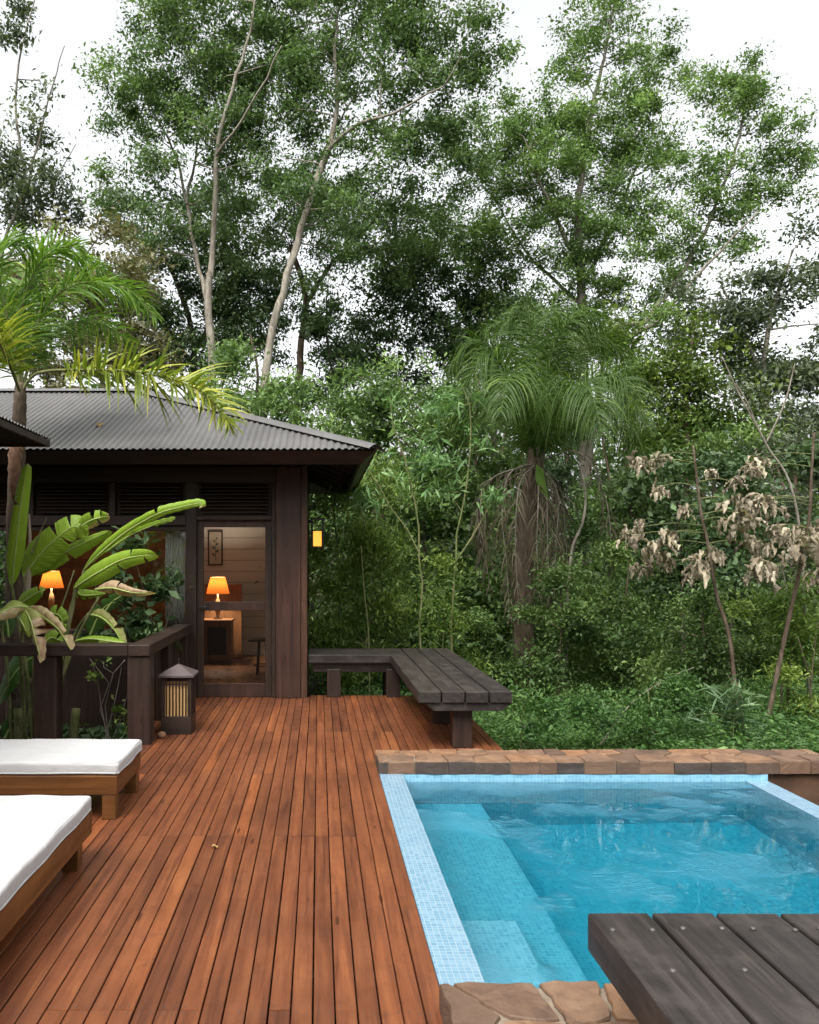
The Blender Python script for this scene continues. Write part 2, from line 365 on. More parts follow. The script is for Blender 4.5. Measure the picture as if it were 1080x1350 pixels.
class MB:
    def __init__(s): s.v, s.f, s.r, s.m = [], [], [], []
    def add(s, vs, fs, rnd=0.5, mi=0):
        b = len(s.v); s.v.extend([tuple(x) for x in vs])
        for f in fs: s.f.append([b + i for i in f]); s.r.append(rnd); s.m.append(mi)
        return s
    def box(s, x0, x1, y0, y1, z0, z1, rnd=0.5, mi=0):
        vs = [(x0, y0, z0), (x1, y0, z0), (x1, y1, z0), (x0, y1, z0), (x0, y0, z1), (x1, y0, z1), (x1, y1, z1), (x0, y1, z1)]
        return s.add(vs, [(0, 3, 2, 1), (4, 5, 6, 7), (0, 1, 5, 4), (1, 2, 6, 5), (2, 3, 7, 6), (3, 0, 4, 7)], rnd, mi)
    def prism(s, poly, a0, a1, axis='X', rnd=0.5, mi=0):
        """poly of 2D points extruded along axis"""
        def mk(p, a): return {'X': (a, p[0], p[1]), 'Y': (p[0], a, p[1]), 'Z': (p[0], p[1], a)}[axis]
        n = len(poly); vs = [mk(p, a0) for p in poly] + [mk(p, a1) for p in poly]
        fs = [list(range(n))[::-1], list(range(n, 2 * n))] + [(i, (i + 1) % n, n + (i + 1) % n, n + i) for i in range(n)]
        return s.add(vs, fs, rnd, mi)
    def tube(s, pts, rad, n=6, rnd=0.5, mi=0, cap=True):
        pts = [np.array(p, float) for p in pts]; k = len(pts)
        if not hasattr(rad, '__len__'): rad = [rad] * k
        up = np.array((0.31, 0.17, 0.93)); vs, fs = [], []
        for i in range(k):
            t = pts[min(i + 1, k - 1)] - pts[max(i - 1, 0)]; t = t / (np.linalg.norm(t) + 1e-9)
            a = np.cross(t, up)
            if np.linalg.norm(a) < 0.1: a = np.cross(t, (1.0, 0, 0))
            a /= np.linalg.norm(a); b = np.cross(t, a)
            for j in range(n):
                q = 2 * math.pi * j / n; vs.append(pts[i] + rad[i] * (math.cos(q) * a + math.sin(q) * b))
        for i in range(k - 1):
            for j in range(n):
                fs.append((i * n + j, i * n + (j + 1) % n, (i + 1) * n + (j + 1) % n, (i + 1) * n + j))
        if cap: fs += [tuple(range(n))[::-1], tuple(range((k - 1) * n, k * n))]
        return s.add(vs, fs, rnd, mi)
    def lathe(s, prof, cx, cy, n=16, rnd=0.5, mi=0):
        vs, fs = [], []
        for r, z in prof:
            for j in range(n):
                q = 2 * math.pi * j / n; vs.append((cx + r * math.cos(q), cy + r * math.sin(q), z))
        for i in range(len(prof) - 1):
            for j in range(n): fs.append((i * n + j, i * n + (j + 1) % n, (i + 1) * n + (j + 1) % n, (i + 1) * n + j))
        return s.add(vs, fs, rnd, mi)
    def build(s, name, mat, parent=None, bevel=0.0, smooth=False, base=(0, 0, 0)):
        off = BASE[parent] if parent is not None else np.array(base, float)
        me = bpy.data.meshes.new(name)
        me.from_pydata([tuple(np.array(v) - off) for v in s.v], [], s.f); me.update()
        a = me.attributes.new('rnd', 'FLOAT', 'FACE'); a.data.foreach_set('value', s.r)
        if any(s.m): me.polygons.foreach_set('material_index', s.m)
        return link(name, me, mat, parent, base, bevel, smooth)

class Leaves:
    """many small folded leaves"""
    def __init__(s): s.V, s.R = [], []
    def put(s, rng, c, n, L, W, a=None, droop=0.35, up=0.6, rnd=None, fold=0.12):
        k = len(c)
        if a is None:
            a = rng.normal(size=(k, 3)); a[:, 2] = a[:, 2] * 0.6 - droop
        a = a / np.linalg.norm(a, axis=1, keepdims=True)
        nn = rng.normal(size=(k, 3)); nn[:, 2] += up * 2
        b = np.cross(a, nn); b /= (np.linalg.norm(b, axis=1, keepdims=True) + 1e-9)
        nn = np.cross(b, a)
        q_ = np.clip(np.exp(rng.normal(0, .28, (k, 1))), .45, 1.8); l = L * q_; w_ = W * q_ * rng.uniform(0.75, 1.25, (k, 1))
        base = c - a * l * 0.5; tip = c + a * l * 0.5 - np.array((0, 0, 1.0)) * l * 0.08
        mid = c - a * l * 0.05
        s.V.append(np.stack([base, mid + b * w_ * 0.5 + nn * w_ * fold, tip, mid - b * w_ * 0.5 + nn * w_ * fold], 1))
        s.R.append(rng.uniform(0, 1, k) if rnd is None else rnd)
    def build(s, name, mat, parent=None, base=(0, 0, 0)):
        V = np.concatenate(s.V); k = len(V); off = BASE[parent] if parent is not None else np.array(base, float)
        i = np.arange(k)[:, None] * 4
        Fc = np.concatenate([i + np.array([[0, 1, 2]]), i + np.array([[0, 2, 3]])], 1).reshape(-1, 3)
        rn = np.repeat(np.clip(np.concatenate(s.R), 0, 1), 2)
        return link(name, mesh_arrays(name, V.reshape(-1, 3) - off, Fc, rn), mat, parent, base)

def spline(pts, step=None, n=None):
    """Catmull-Rom through the points (rows may hold a radius too)"""
    p = np.array(pts, float)
    if len(p) < 3: p = np.array([p[0], (p[0] + p[1]) / 2, p[1]])
    q = np.vstack([2 * p[0] - p[1], p, 2 * p[-1] - p[-2]]); out = []
    for i in range(1, len(q) - 2):
        d = np.linalg.norm((q[i + 1] - q[i])[:3]); k = max(1, int(round(d / step))) if step else n
        for t in np.arange(k) / k:
            out.append(0.5 * (2 * q[i] + (q[i + 1] - q[i - 1]) * t + (2 * q[i - 1] - 5 * q[i] + 4 * q[i + 1] - q[i + 2]) * t * t
                              + (3 * q[i] - q[i - 1] - 3 * q[i + 1] + q[i + 2]) * t ** 3))
    out.append(p[-1]); return np.array(out)

GROUND_Z = -0.62
def ground_z(x, y):
    return GROUND_Z + 0.10 * math.sin(x * 0.7 + 1.0) * math.sin(y * 0.5) + max(0.0, (math.hypot(x, y - 5) - 9)) * 0.035

def foliage_tree(name, label, cat, group, Y, trunks, blobs, leaf, mat, bark, lpm=800, cd=2.6, spread=0.32, seed=1,
                 start=0.45, droop=0.35, twig=0.006, flat=0.65, jit=0.24, up=0.6, trunk_name='trunk', crown_name='crown'):
    """trunks: list of (points (px,py[,dY]), r0, r1); blobs: (px,py,rx,ry[,dY[,density]])"""
    rng = np.random.default_rng(seed)
    nodes, rads, ok, chains = [], [], [], []
    base = None
    for pts, r0, r1 in trunks:
        w3 = [P(p[0], p[1], Y + (p[2] if len(p) > 2 else 0)) for p in pts]
        if base is None:
            base = w3[0].copy(); base[2] = ground_z(base[0], base[1]); w3[0] = base - np.array((0, 0, 0.1))
        sp = spline(w3, step=0.35); k = len(sp); f = np.linspace(0, 1, k)
        sp[1:-1] += rng.normal(size=(k - 2, 3)) * 0.018
        rr = r0 + (r1 - r0) * f ** 0.8
        chains.append((sp, rr, 9 if r0 > 0.05 else 6))
        first = not nodes
        for i in range(k): nodes.append(sp[i]); rads.append(rr[i]); ok.append((f[i] > start) if first else f[i] > 0.1)
    cl = []
    for b in blobs:
        px, py, rx, ry = b[:4]; dY = b[4] if len(b) > 4 else 0; de = b[5] if len(b) > 5 else 1
        yy = Y + dY; c = P(px, py, yy); sx, sz = rx * yy / F, ry * yy / F
        k = max(2, int(math.pi * sx * sz * cd * de))
        if Y > 17: sx *= 1.16; sz *= 1.16
        u = rng.normal(size=(k, 3)); u /= np.linalg.norm(u, axis=1, keepdims=True)
        u *= rng.uniform(0, 1, (k, 1)) ** (1 / 2.3) * rng.uniform(.85, 1.28, (k, 1))
        cl.append(c + u * np.array((sx, (sx + sz) * 0.45, sz)))
    cl = np.concatenate(cl)
    okn = np.array([n for n, g in zip(nodes, ok) if g])
    d0 = np.min(np.linalg.norm(cl[:, None] - okn[None], axis=2), 1); cl = cl[np.argsort(d0)]
    cap = len(nodes) + len(cl) * 14
    NA = np.zeros((cap, 3)); RA = np.zeros(cap); OK = np.zeros(cap, bool); n0 = len(nodes)
    NA[:n0] = nodes; RA[:n0] = rads; OK[:n0] = ok
    lv = Leaves(); area_l = lpm / cd
    for c in cl:
        dv = c - NA[:n0]; d = np.linalg.norm(dv, axis=1)
        cost = d * (1 + 0.9 * np.clip(-dv[:, 2] / (d + 1e-6), 0, 1)) + np.where(OK[:n0], 0, 99) + 0.25 / (RA[:n0] * 40 + 0.3)
        i = int(np.argmin(cost)); p0, dd = NA[i].copy(), d[i]
        k = min(12, max(2, int(dd / 0.33)))
        mid = (p0 + c) / 2 + np.array((0, 0, 0.10 * dd)) + rng.normal(size=3) * 0.09 * dd
        t = np.linspace(0, 1, k + 1)[:, None]
        ch = (1 - t) ** 2 * p0 + 2 * t * (1 - t) * mid + t * t * c
        ch[1:-1] += rng.normal(size=(k - 1, 3)) * 0.02
        ra = min(RA[i] * 0.72, twig + 0.015 * dd); rr = np.linspace(ra, max(twig * 0.6, 0.004), k + 1)
        chains.append((ch, rr, 5 if ra > 0.02 else 3))
        NA[n0:n0 + k] = ch[1:]; RA[n0:n0 + k] = rr[1:]; OK[n0:n0 + k] = True; n0 += k
        m = max(4, int(area_l * rng.choice((.45, .8, 1.2, 1.6))))
        g = rng.normal(size=(m, 3)) * np.array((spread, spread, spread * flat)) * rng.uniform(0.7, 1.25)
        pos = c + g
        m2 = m // 5                                                # some leaves along the twig
        tt = rng.uniform(0.45, 1, (m2, 1)); pos[:m2] = (1 - tt) ** 2 * p0 + 2 * tt * (1 - tt) * mid + tt * tt * c + rng.normal(size=(m2, 3)) * spread * 0.4
        lv.put(rng, pos, m, leaf[0], leaf[1], droop=droop, up=up, rnd=np.clip(rng.normal(0.45 + rng.normal() * jit, 0.2, m), 0, 1))
    root = thing(name, base, label, cat, group)
    tb = MB()
    for ch, rr, n in chains: tb.tube(ch, rr, n, cap=False)
    tb.build(trunk_name, M[bark], root, smooth=True)
    lv.build(crown_name, M[mat], root)
    return root

rg = random.Random(7)
# ------------------------------------------------------------------ ground
def make_ground():
    me = bpy.data.meshes.new('ground'); n = 90
    xs = np.concatenate([np.linspace(-300, -40, 14)[:-1], np.linspace(-40, 40, 81), np.linspace(40, 300, 14)[1:]])
    ys = np.concatenate([np.linspace(-300, -30, 12)[:-1], np.linspace(-30, 60, 91), np.linspace(60, 400, 14)[1:]])
    V = [(x, y, -1.6 if (-0.1 < x < 3.5 and 1.9 < y < 7.1) else min(ground_z(x, y), 2.5)) for y in ys for x in xs]      # dug out under the pool
    nx = len(xs)
    Fc = [(j * nx + i, j * nx + i + 1, (j + 1) * nx + i + 1, (j + 1) * nx + i) for j in range(len(ys) - 1) for i in range(nx - 1)]
    me.from_pydata(V, [], Fc); me.update()
    prop(link('ground', me, M['soil'], smooth=True), kind='structure')
make_ground()

# ------------------------------------------------------------------ deck
DX1, DYB, PX0 = 1.50, 9.78, 0.457
def make_deck():
    mb = MB(); pitch, gap = 0.0795, 0.0046
    n0 = int((-5.2 - PX0) / pitch); joints = [-0.6, 1.45, 2.92, 4.77, 6.17, 7.7, 9.05]
    def board(xa, xb, ya, yb):
        z1 = rg.uniform(-0.0014, 0.0012); c = 0.0025; z0 = -0.026; rnd = min(1, max(0, rg.gauss(0.46, 0.27)))
        xa += rg.uniform(0, 0.0012); xb -= rg.uniform(0, 0.0012)
        pr = [(xa, z0), (xb, z0), (xb, z1 - c), (xb - c, z1), (xa + c, z1), (xa, z1 - c)]
        sk = rg.uniform(-0.0008, 0.0008)
        vs = [(x, ya, z) for x, z in pr] + [(x + sk, yb, z) for x, z in pr]
        fs = [(5, 4, 3, 2, 1, 0), (6, 7, 8, 9, 10, 11)] + [(i, (i + 1) % 6, 6 + (i + 1) % 6, 6 + i) for i in range(6)]
        mb.add(vs, fs, rnd, 0)
        for y in [ya + 0.02, yb - 0.02] + [y for y in np.arange(-0.2, 9.7, 0.62) if ya + 0.1 < y < yb - 0.1]:   # pairs of screw heads
            for x in (xa + 0.018, xb - 0.018):
                xx = x + rg.uniform(-0.003, 0.003); yy = y + rg.uniform(-0.006, 0.006)
                mb.add([(xx + 0.0042 * math.cos(q), yy + 0.0042 * math.sin(q), z1 + 0.0006) for q in np.arange(6) * math.pi / 3], [tuple(range(6))], 0.5, 1)
    for i in range(n0, int((DX1 - PX0) / pitch) + 1):
        xa = PX0 + i * pitch + gap / 2; xb = xa + pitch - gap; xm = (xa + xb) / 2
        if xm > PX0: lo, hi = 6.54, DYB
        elif xm < -1.69: lo, hi = -0.6, 7.16
        elif xm < -1.47: lo, hi = -0.6, 9.55
        elif xm < -0.13: lo, hi = -0.6, 9.66
        else: lo, hi = -0.6, DYB
        js = [j for j in joints if lo + 0.2 < j < hi - 0.2 and (rg.random() < 0.55)]
        es = [lo] + js + [hi]
        for a, b in zip(es[:-1], es[1:]): board(xa, xb, a + 0.0015, b - 0.0015)
    prop(mb.build('deck', [M['deck'], M['bolt']]), kind='structure')
    sb = MB()
    for y in np.arange(-0.4, 7.1, 0.6): sb.box(-5.2, PX0 - 0.03, y, y + 0.06, -0.14, -0.028)
    for y in np.arange(7.4, 9.7, 0.6): sb.box(-1.69, DX1, y, y + 0.06, -0.14, -0.028)
    sb.box(PX0 + 0.05, DX1, 6.62, 6.68, -0.14, -0.028)
    sb.box(-5.2, PX0 - 0.03, -0.5, 7.1, -0.2, -0.145); sb.box(-1.69, DX1, 7.1, 9.7, -0.2, -0.145)
    sb.box(DX1 + 0.004, DX1 + 0.03, 6.56, DYB, -0.2, -0.01); sb.box(-0.1, DX1, DYB + 0.004, DYB + 0.03, -0.2, -0.01)
    prop(sb.build('deck_frame', M['under']), kind='structure')
make_deck()

# ------------------------------------------------------------------ swimming pool
WZ = -0.058; PXL, PXR, PYN, PYF = 0.632, 3.22, 2.92, 6.16
def clip_poly(poly, a, b, c):
    out = []
    for i in range(len(poly)):
        p, q = poly[i], poly[(i + 1) % len(poly)]
        dp, dq = a * p[0] + b * p[1] - c, a * q[0] + b * q[1] - c
        if dp <= 0: out.append(p)
        if dp * dq < 0:
            t = dp / (dp - dq); out.append((p[0] + t * (q[0] - p[0]), p[1] + t * (q[1] - p[1])))
    return out
def paving(mb, x0, x1, y0, y1, seeds, z0, z1, rr, grout=0.008, rough=0.006, face_mi=1, chip=.18):
    for s in seeds:
        poly = [(x0, y0), (x1, y0), (x1, y1), (x0, y1)]
        for t in seeds:
            if t is s: continue
            a, b = t[0] - s[0], t[1] - s[1]; l = math.hypot(a, b)
            poly = clip_poly(poly, a / l, b / l, (a * (s[0] + t[0]) / 2 + b * (s[1] + t[1]) / 2) / l - grout / 2)
            if len(poly) < 3: break
        if len(poly) < 3: continue
        fine = []
        for i in range(len(poly)):                                   # chip the corners and roughen the edges
            p, q = np.array(poly[i]), np.array(poly[(i + 1) % len(poly)]); L = np.linalg.norm(q - p)
            k = max(2, int(L / 0.045))
            for j in range(k):
                t = (j + (chip if j == 0 else 0)) / k; e = p + (q - p) * t
                fine.append(e + (np.array([rr.gauss(0, rough * 0.5), rr.gauss(0, rough * 0.5)]) if j else 0))
        c = np.mean(fine, 0); zt = z1 + rr.uniform(-0.007, 0.006); n = len(fine); rnd = rr.random()
        tilt = (rr.gauss(0, 0.008), rr.gauss(0, 0.008))
        def ring(ins, z, til):
            o = []
            for e in fine:
                d = e - c; l = np.linalg.norm(d); f = e - d / l * ins
                o.append((f[0], f[1], z + (tilt[0] * d[0] + tilt[1] * d[1] if til else 0) + (rr.gauss(0, 0.0012) if til else 0)))
            return o
        vs = ring(0, z0, False) + ring(rr.uniform(-0.002, 0.004), (z0 + zt) / 2, False) + ring(0, zt - 0.012, False) + ring(0.004, zt - 0.002, True) + ring(0.010, zt, True)
        fs = []; 
        for k in range(4):
            for i in range(n): fs.append((k * n + i, k * n + (i + 1) % n, (k + 1) * n + (i + 1) % n, (k + 1) * n + i))
        b0 = len(fs)
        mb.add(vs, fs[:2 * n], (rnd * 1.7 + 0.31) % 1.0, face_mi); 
        base = len(mb.v) - len(vs)
        for f in fs[2 * n:]: mb.f.append([base + i for i in f]); mb.r.append(rnd); mb.m.append(0)
        mb.f.append([base + 4 * n + i for i in range(n)]); mb.r.append(rnd); mb.m.append(0)

def make_pool():
    root = thing('swimming_pool', (1.9, 4.5, -0.06), 'small turquoise mosaic plunge pool sunk beside the timber deck', 'swimming pool')
    b = MB(); D = -1.08
    b.box(PX0, PXL, PYN - 0.0, PYF + 0.34, D - 0.1, -0.021)                     # wall along the deck, its top the pale tiled strip
    b.box(PXL, PXR + 0.16, PYF, PYF + 0.34, D - 0.1, -0.003)
    b.box(PXR, PXR + 0.16, PYN - 0.3, PYF - 0.0, D - 0.1, WZ - 0.012)
    b.box(PXL, PXR, PYN - 0.34, PYN, D - 0.1, -0.003)
    b.box(PXL, PXR, PYN, PYF, D - 0.1, D)
    b.build('basin', M['mosaic_in_bright'], root)
    e = MB(); e.box(PX0, PXL + .002, PYN, PYF - .001, -0.0205, 0.001); e.build('tiled_edge', M['mosaic'], root, 0.003)                 # pale strip along the deck
    e = MB(); e.box(PXR - .003, PXR + 0.162, PYN - 0.3, PYF - 0.001, WZ - 0.0115, WZ + 0.006); e.build('overflow_edge', M['mosaic'], root, 0.003)
    l = MB(); l.box(PXL, 1.225, PYN, PYF, D, WZ - 0.55); l.build('ledge', M['mosaic_in_bright'], root, 0.006)
    t = MB(); t.box(PXL, 0.975, PYN, 4.05, WZ - 0.549, WZ - 0.285); t.build('step', M['mosaic_in_bright'], root, 0.006)
    rr = random.Random(3)
    m = MB(); m.box(0.462, 3.88, 6.166, 6.525, 0.0, 0.088, 0.5, 2)
    xs, x = [], 0.43
    while x < 3.95: xs.append(x); x += rr.uniform(0.14, 0.32)
    seeds = [(a + rr.uniform(-0.02, 0.02), 6.27 + rr.uniform(-0.02, 0.02)) for a in xs] + [(a + 0.12 + rr.uniform(-0.04, 0.04), 6.46 + rr.uniform(-0.02, 0.02)) for a in xs[::1]]
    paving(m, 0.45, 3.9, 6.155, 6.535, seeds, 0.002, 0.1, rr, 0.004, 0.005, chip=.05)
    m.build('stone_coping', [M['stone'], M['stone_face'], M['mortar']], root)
    m = MB(); m.box(0.445, 3.4, 2.42, 2.905, 0.0, 0.086, 0.5, 2)
    seeds = []
    while len(seeds) < 25:
        p = (rr.uniform(0.42, 3.4), rr.uniform(2.40, 2.95))
        if all(math.hypot(p[0] - q[0], (p[1] - q[1])) > 0.175 for q in seeds): seeds.append(p)
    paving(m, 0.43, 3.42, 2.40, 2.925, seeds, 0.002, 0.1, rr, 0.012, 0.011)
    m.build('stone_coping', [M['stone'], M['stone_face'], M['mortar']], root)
    o = MB(); o.box(PXR + 0.165, 4.0, 6.19, 6.53, -1.2, -0.004); o.box(PXR + 0.165, 4.1, 2.6, 6.185, -1.2, -0.62)
    o.build('outer_wall', M['render'], root)
    wv = MB(); wv.box(PXL - 0.004, PXR + 0.002, PYN - 0.004, PYF + 0.004, D - 0.004, WZ)
    wv.build('pool_water', M['water'])
    prop(bpy.data.objects['pool_water'], kind='structure')
make_pool()

# ------------------------------------------------------------------ benches
BX0, BX1, BZ = 0.838, 1.642, 0.50
def plank(x0, x1, y0, y1, z0, z1, root, mat, rnd):
    p = MB(); p.box(x0, x1, y0, y1, z0, z1, rnd); return p.build('plank', M[mat], root, 0.007)
def disc(mb, x, y, z, r=0.0085):
    mb.lathe([(r, z - 0.002), (r, z + 0.002), (r * 0.6, z + 0.0045), (0.0005, z + 0.005)], x, y, 10)
def make_corner_bench():
    root = thing('corner_bench', (1.24, 8.6, 0), 'L-shaped dark timber bench at the far corner of the deck beside the cabin', 'bench')
    t = 0.098; pw = (BX1 - BX0) / 4
    for i in range(4):
        plank(BX0 + i * pw + 0.006, BX0 + (i + 1) * pw - 0.006, 6.91 + rg.uniform(-.004, .004), 10.35 if i else 9.60, BZ - t, BZ + rg.uniform(-0.002, 0.002), root, 'bench', rg.uniform(0.3, 0.9))
    d = (10.35 - 9.61) / 4
    for i in range(4):
        plank(-0.12, BX0 + pw - 0.006, 9.61 + i * d + 0.005, 9.61 + (i + 1) * d - 0.005, BZ - t, BZ + rg.uniform(-0.002, 0.002), root, 'bench_x', rg.uniform(0.3, 0.9))
    a = MB()                                                        # bevelled bearers under the planks
    a.prism([(BX0 + 0.06, BZ - t - 0.001), (BX1 - 0.005, BZ - t - 0.001), (BX1 - 0.09, BZ - t - 0.07), (BX0 + 0.14, BZ - t - 0.07)], 6.93, 10.2, 'Y')
    a.build('bearer', M['bench'], root, 0.004)
    a = MB(); a.prism([(9.66, BZ - t - 0.001), (10.3, BZ - t - 0.001), (10.22, BZ - t - 0.11), (9.68, BZ - t - 0.11)], -0.06, BX0 + 0.05, 'X')
    a.build('bearer', M['bench_x'], root, 0.004)
    for x0, x1, y0, y1, z0 in ((1.15, 1.32, 7.02, 7.17, 0), (1.13, 1.32, 8.05, 8.2, 0), (1.13, 1.32, 9.2, 9.35, 0), (0.10, 0.26, 9.63, 9.76, 0), (0.80, 0.96, 9.63, 9.76, 0), (0.1, 0.26, 10.1, 10.24, GROUND_Z - .1), (0.8, 0.96, 10.1, 10.24, GROUND_Z - .1)):
        l = MB(); l.box(x0, x1, y0, y1, z0, BZ - t - 0.07, rg.uniform(.3, .7)); l.build('leg', M['dark_z'], root, 0.006)
make_corner_bench()
def make_near_bench():
    root = thing('bench', (1.24, 1.8, 0), 'dark timber plank bench with bolt heads overhanging the pool', 'bench')
    t = 0.118; pw = (BX1 - BX0) / 4
    for i in range(4):
        x0 = BX0 - 0.002 + i * pw
        plank(x0 + 0.006, x0 + pw - 0.006, 0.15, 2.566, BZ - t, BZ + rg.uniform(-0.002, 0.002), root, 'bench', (0.5, 0.62, 0.42, 0.7)[i])
    b = MB(); b.prism([(BX0 + 0.14, BZ - t - 0.001), (BX1 - 0.1, BZ - t - 0.001), (BX1 - 0.2, BZ - t - 0.07), (BX0 + 0.24, BZ - t - 0.07)], 0.2, 2.46, 'Y'); b.build('bearer', M['bench'], root, 0.004)
    for y in (0.5, 1.95):
        l = MB(); l.box(1.12, 1.36, y, y + 0.16, 0.0 if y < 2.3 else 0.1, BZ - t - 0.07); l.build('leg', M['dark_z'], root, 0.006)
    for x, y in ((0.876, 2.44), (0.995, 2.44), (0.95, 2.196), (1.09, 2.45), (1.207, 2.45), (1.145, 2.20), (1.30, 2.45), (1.42, 2.44), (1.36, 2.19), (1.5, 2.45), (1.6, 2.44), (1.55, 2.2)):
        b = MB(); disc(b, x, y, BZ + 0.002); b.build('bolt', M['bolt'], root, smooth=True)
make_near_bench()

# ------------------------------------------------------------------ sun loungers
def soft_box(x0, x1, y0, y1, z0, z1, name, mat, root, seed):
    bm = bmesh.new(); bmesh.ops.create_cube(bm, size=1)
    for v in bm.verts: v.co = ((x0 + x1) / 2 + v.co.x * (x1 - x0), (y0 + y1) / 2 + v.co.y * (y1 - y0), (z0 + z1) / 2 + v.co.z * (z1 - z0))
    bmesh.ops.bevel(bm, geom=bm.edges[:], offset=0.02, segments=3, profile=0.6, affect='EDGES')
    for _ in range(2): bmesh.ops.subdivide_edges(bm, edges=[e for e in bm.edges if e.calc_length() > 0.09], cuts=3, use_grid_fill=True)
    rr = random.Random(seed); ph = [rr.uniform(0, 6) for _ in range(6)]
    for v in bm.verts:
        x, y, z = v.co
        if z > (z0 + z1) / 2:
            e = min(x - x0, x1 - x, y - y0, y1 - y)
            v.co.z += 0.012 * min(1, e / 0.25) + 0.004 * math.sin(7 * x + ph[0]) * math.sin(9 * y + ph[1]) + 0.002 * math.sin(23 * x + 11 * y + ph[2])
        v.co.x += 0.004 * math.sin(13 * y + ph[3]); v.co.y += 0.004 * math.sin(12 * x + ph[4])
    off = BASE[root]
    for v in bm.verts: v.co -= Vector(off)
    me = bpy.data.meshes.new(name); bm.to_mesh(me); bm.free()
    mt = link(name, me, M[mat], root, smooth=True); i_ = .012
    for z_ in (z1 - .006, z0 + .012):
        e_ = i_ if z_ > (z0 + z1) / 2 else .002; cs = [(x0 + e_, y0 + e_), (x1 - e_, y0 + e_), (x1 - e_, y1 - e_), (x0 + e_, y1 - e_)]; pts = []
        for k in range(4):
            (ax, ay), (bx, by) = cs[k], cs[(k + 1) % 4]
            for f in np.linspace(.01, .99, 14): pts.append((ax + (bx - ax) * f, ay + (by - ay) * f, z_ + .0015 * math.sin(9 * f + k)))
        pts.append(pts[0]); pm = MB(); pm.tube([(p[0] + .004 * math.sin(13 * p[1] + ph[3]), p[1] + .004 * math.sin(12 * p[0] + ph[4]), p[2]) for p in pts], .0055, 6, cap=False); pm.build('piping', M[mat], mt, smooth=True)
def lounger(x0, x1, y0, y1, label, along, legs, seed):
    root = thing('sun_lounger', ((x0 + x1) / 2, (y0 + y1) / 2, 0), label, 'sun lounger', 'sun loungers on the deck')
    wx, wy = ('lounger', 'lounger_y'); z0, z1 = 0.155, 0.275
    for nm, bx, mt in (('rail', (x0, x1, y0, y0 + 0.035), wx), ('rail', (x0, x1, y1 - 0.035, y1), wx), ('rail', (x0, x0 + 0.035, y0 + 0.037, y1 - 0.037), wy), ('rail', (x1 - 0.035, x1, y0 + 0.037, y1 - 0.037), wy)):
        r_ = MB(); r_.box(*bx, z0, z1, rg.uniform(0.3, 0.65)); r_.build(nm, M[mt], root, 0.005)
    s = MB(); n = 12
    for i in range(n):
        if along == 'Y': a = y0 + 0.05 + (y1 - y0 - 0.1) * i / n; s.box(x0 + 0.036, x1 - 0.036, a, a + (y1 - y0 - 0.1) / n * 0.8, 0.25, 0.272, rg.random())
        else: a = x0 + 0.05 + (x1 - x0 - 0.1) * i / n; s.box(a, a + (x1 - x0 - 0.1) / n * 0.8, y0 + 0.036, y1 - 0.036, 0.25, 0.272, rg.random())
    s.build('slat_base', M[wx], root)
    for lx, ly in legs:
        l = MB(); l.box(lx, lx + 0.085, ly, ly + 0.085, 0, z0 - 0.001, rg.uniform(.3, .6)); l.build('leg', M['lounger'], root, 0.004)
    soft_box(x0 - 0.005, x1 + 0.012 if along == 'X' else x1 + 0.004, y0 - 0.0, y1 + 0.0, 0.277, 0.356, 'mattress', 'canvas', root, seed)
lounger(-3.2, -1.245, 5.06, 5.74, 'white cushioned wooden sun lounger lying crossways in front of the railing', 'X', ((-1.34, 5.065), (-1.34, 5.65), (-3.1, 5.065), (-3.1, 5.65)), 4)
lounger(-1.95, -1.205, 2.35, 4.36, 'white cushioned wooden sun lounger pointing along the deck boards, nearer the pool', 'Y', ((-1.325, 4.22), (-1.9, 4.22), (-1.325, 2.45), (-1.9, 2.45)), 9)

# ------------------------------------------------------------------ railing
def make_railing():
    root = thing('railing', (-1.57, 7.24, 0), 'dark timber deck railing with broad handrail around the planted bed', 'railing')
    def part(nm, mat, *bx, rnd=0.5, bev=0.006):
        m = MB(); m.box(*bx, rnd); return m.build(nm, M[mat], root, bev)
    part('handrail', 'dark_x', -4.6, -1.66, 7.12, 7.34, 0.775, 0.873, rnd=.6)
    part('handrail', 'dark_y', -1.657, -1.468, 7.12, 9.52, 0.775, 0.873, rnd=.75)
    for x in (-1.668, -2.485, -3.4):
        part('post', 'dark_z', x, x + 0.2, 7.14, 7.32, -0.3, 0.774, rnd=rg.uniform(.35, .6))
    part('post', 'dark_z', -1.66, -1.5, 9.32, 9.5, -0.3, 0.774); part('post', 'dark_z', -1.66, -1.5, 8.2, 8.36, -0.3, 0.774)
    for i, y in enumerate(np.arange(7.34, 9.3, 0.143)):
        if not (8.08 < y < 8.34): part('infill_board', 'dark_z', -1.60, -1.572, y, y + 0.12, 0.06, 0.774, rnd=rg.random(), bev=0.003)
make_railing()

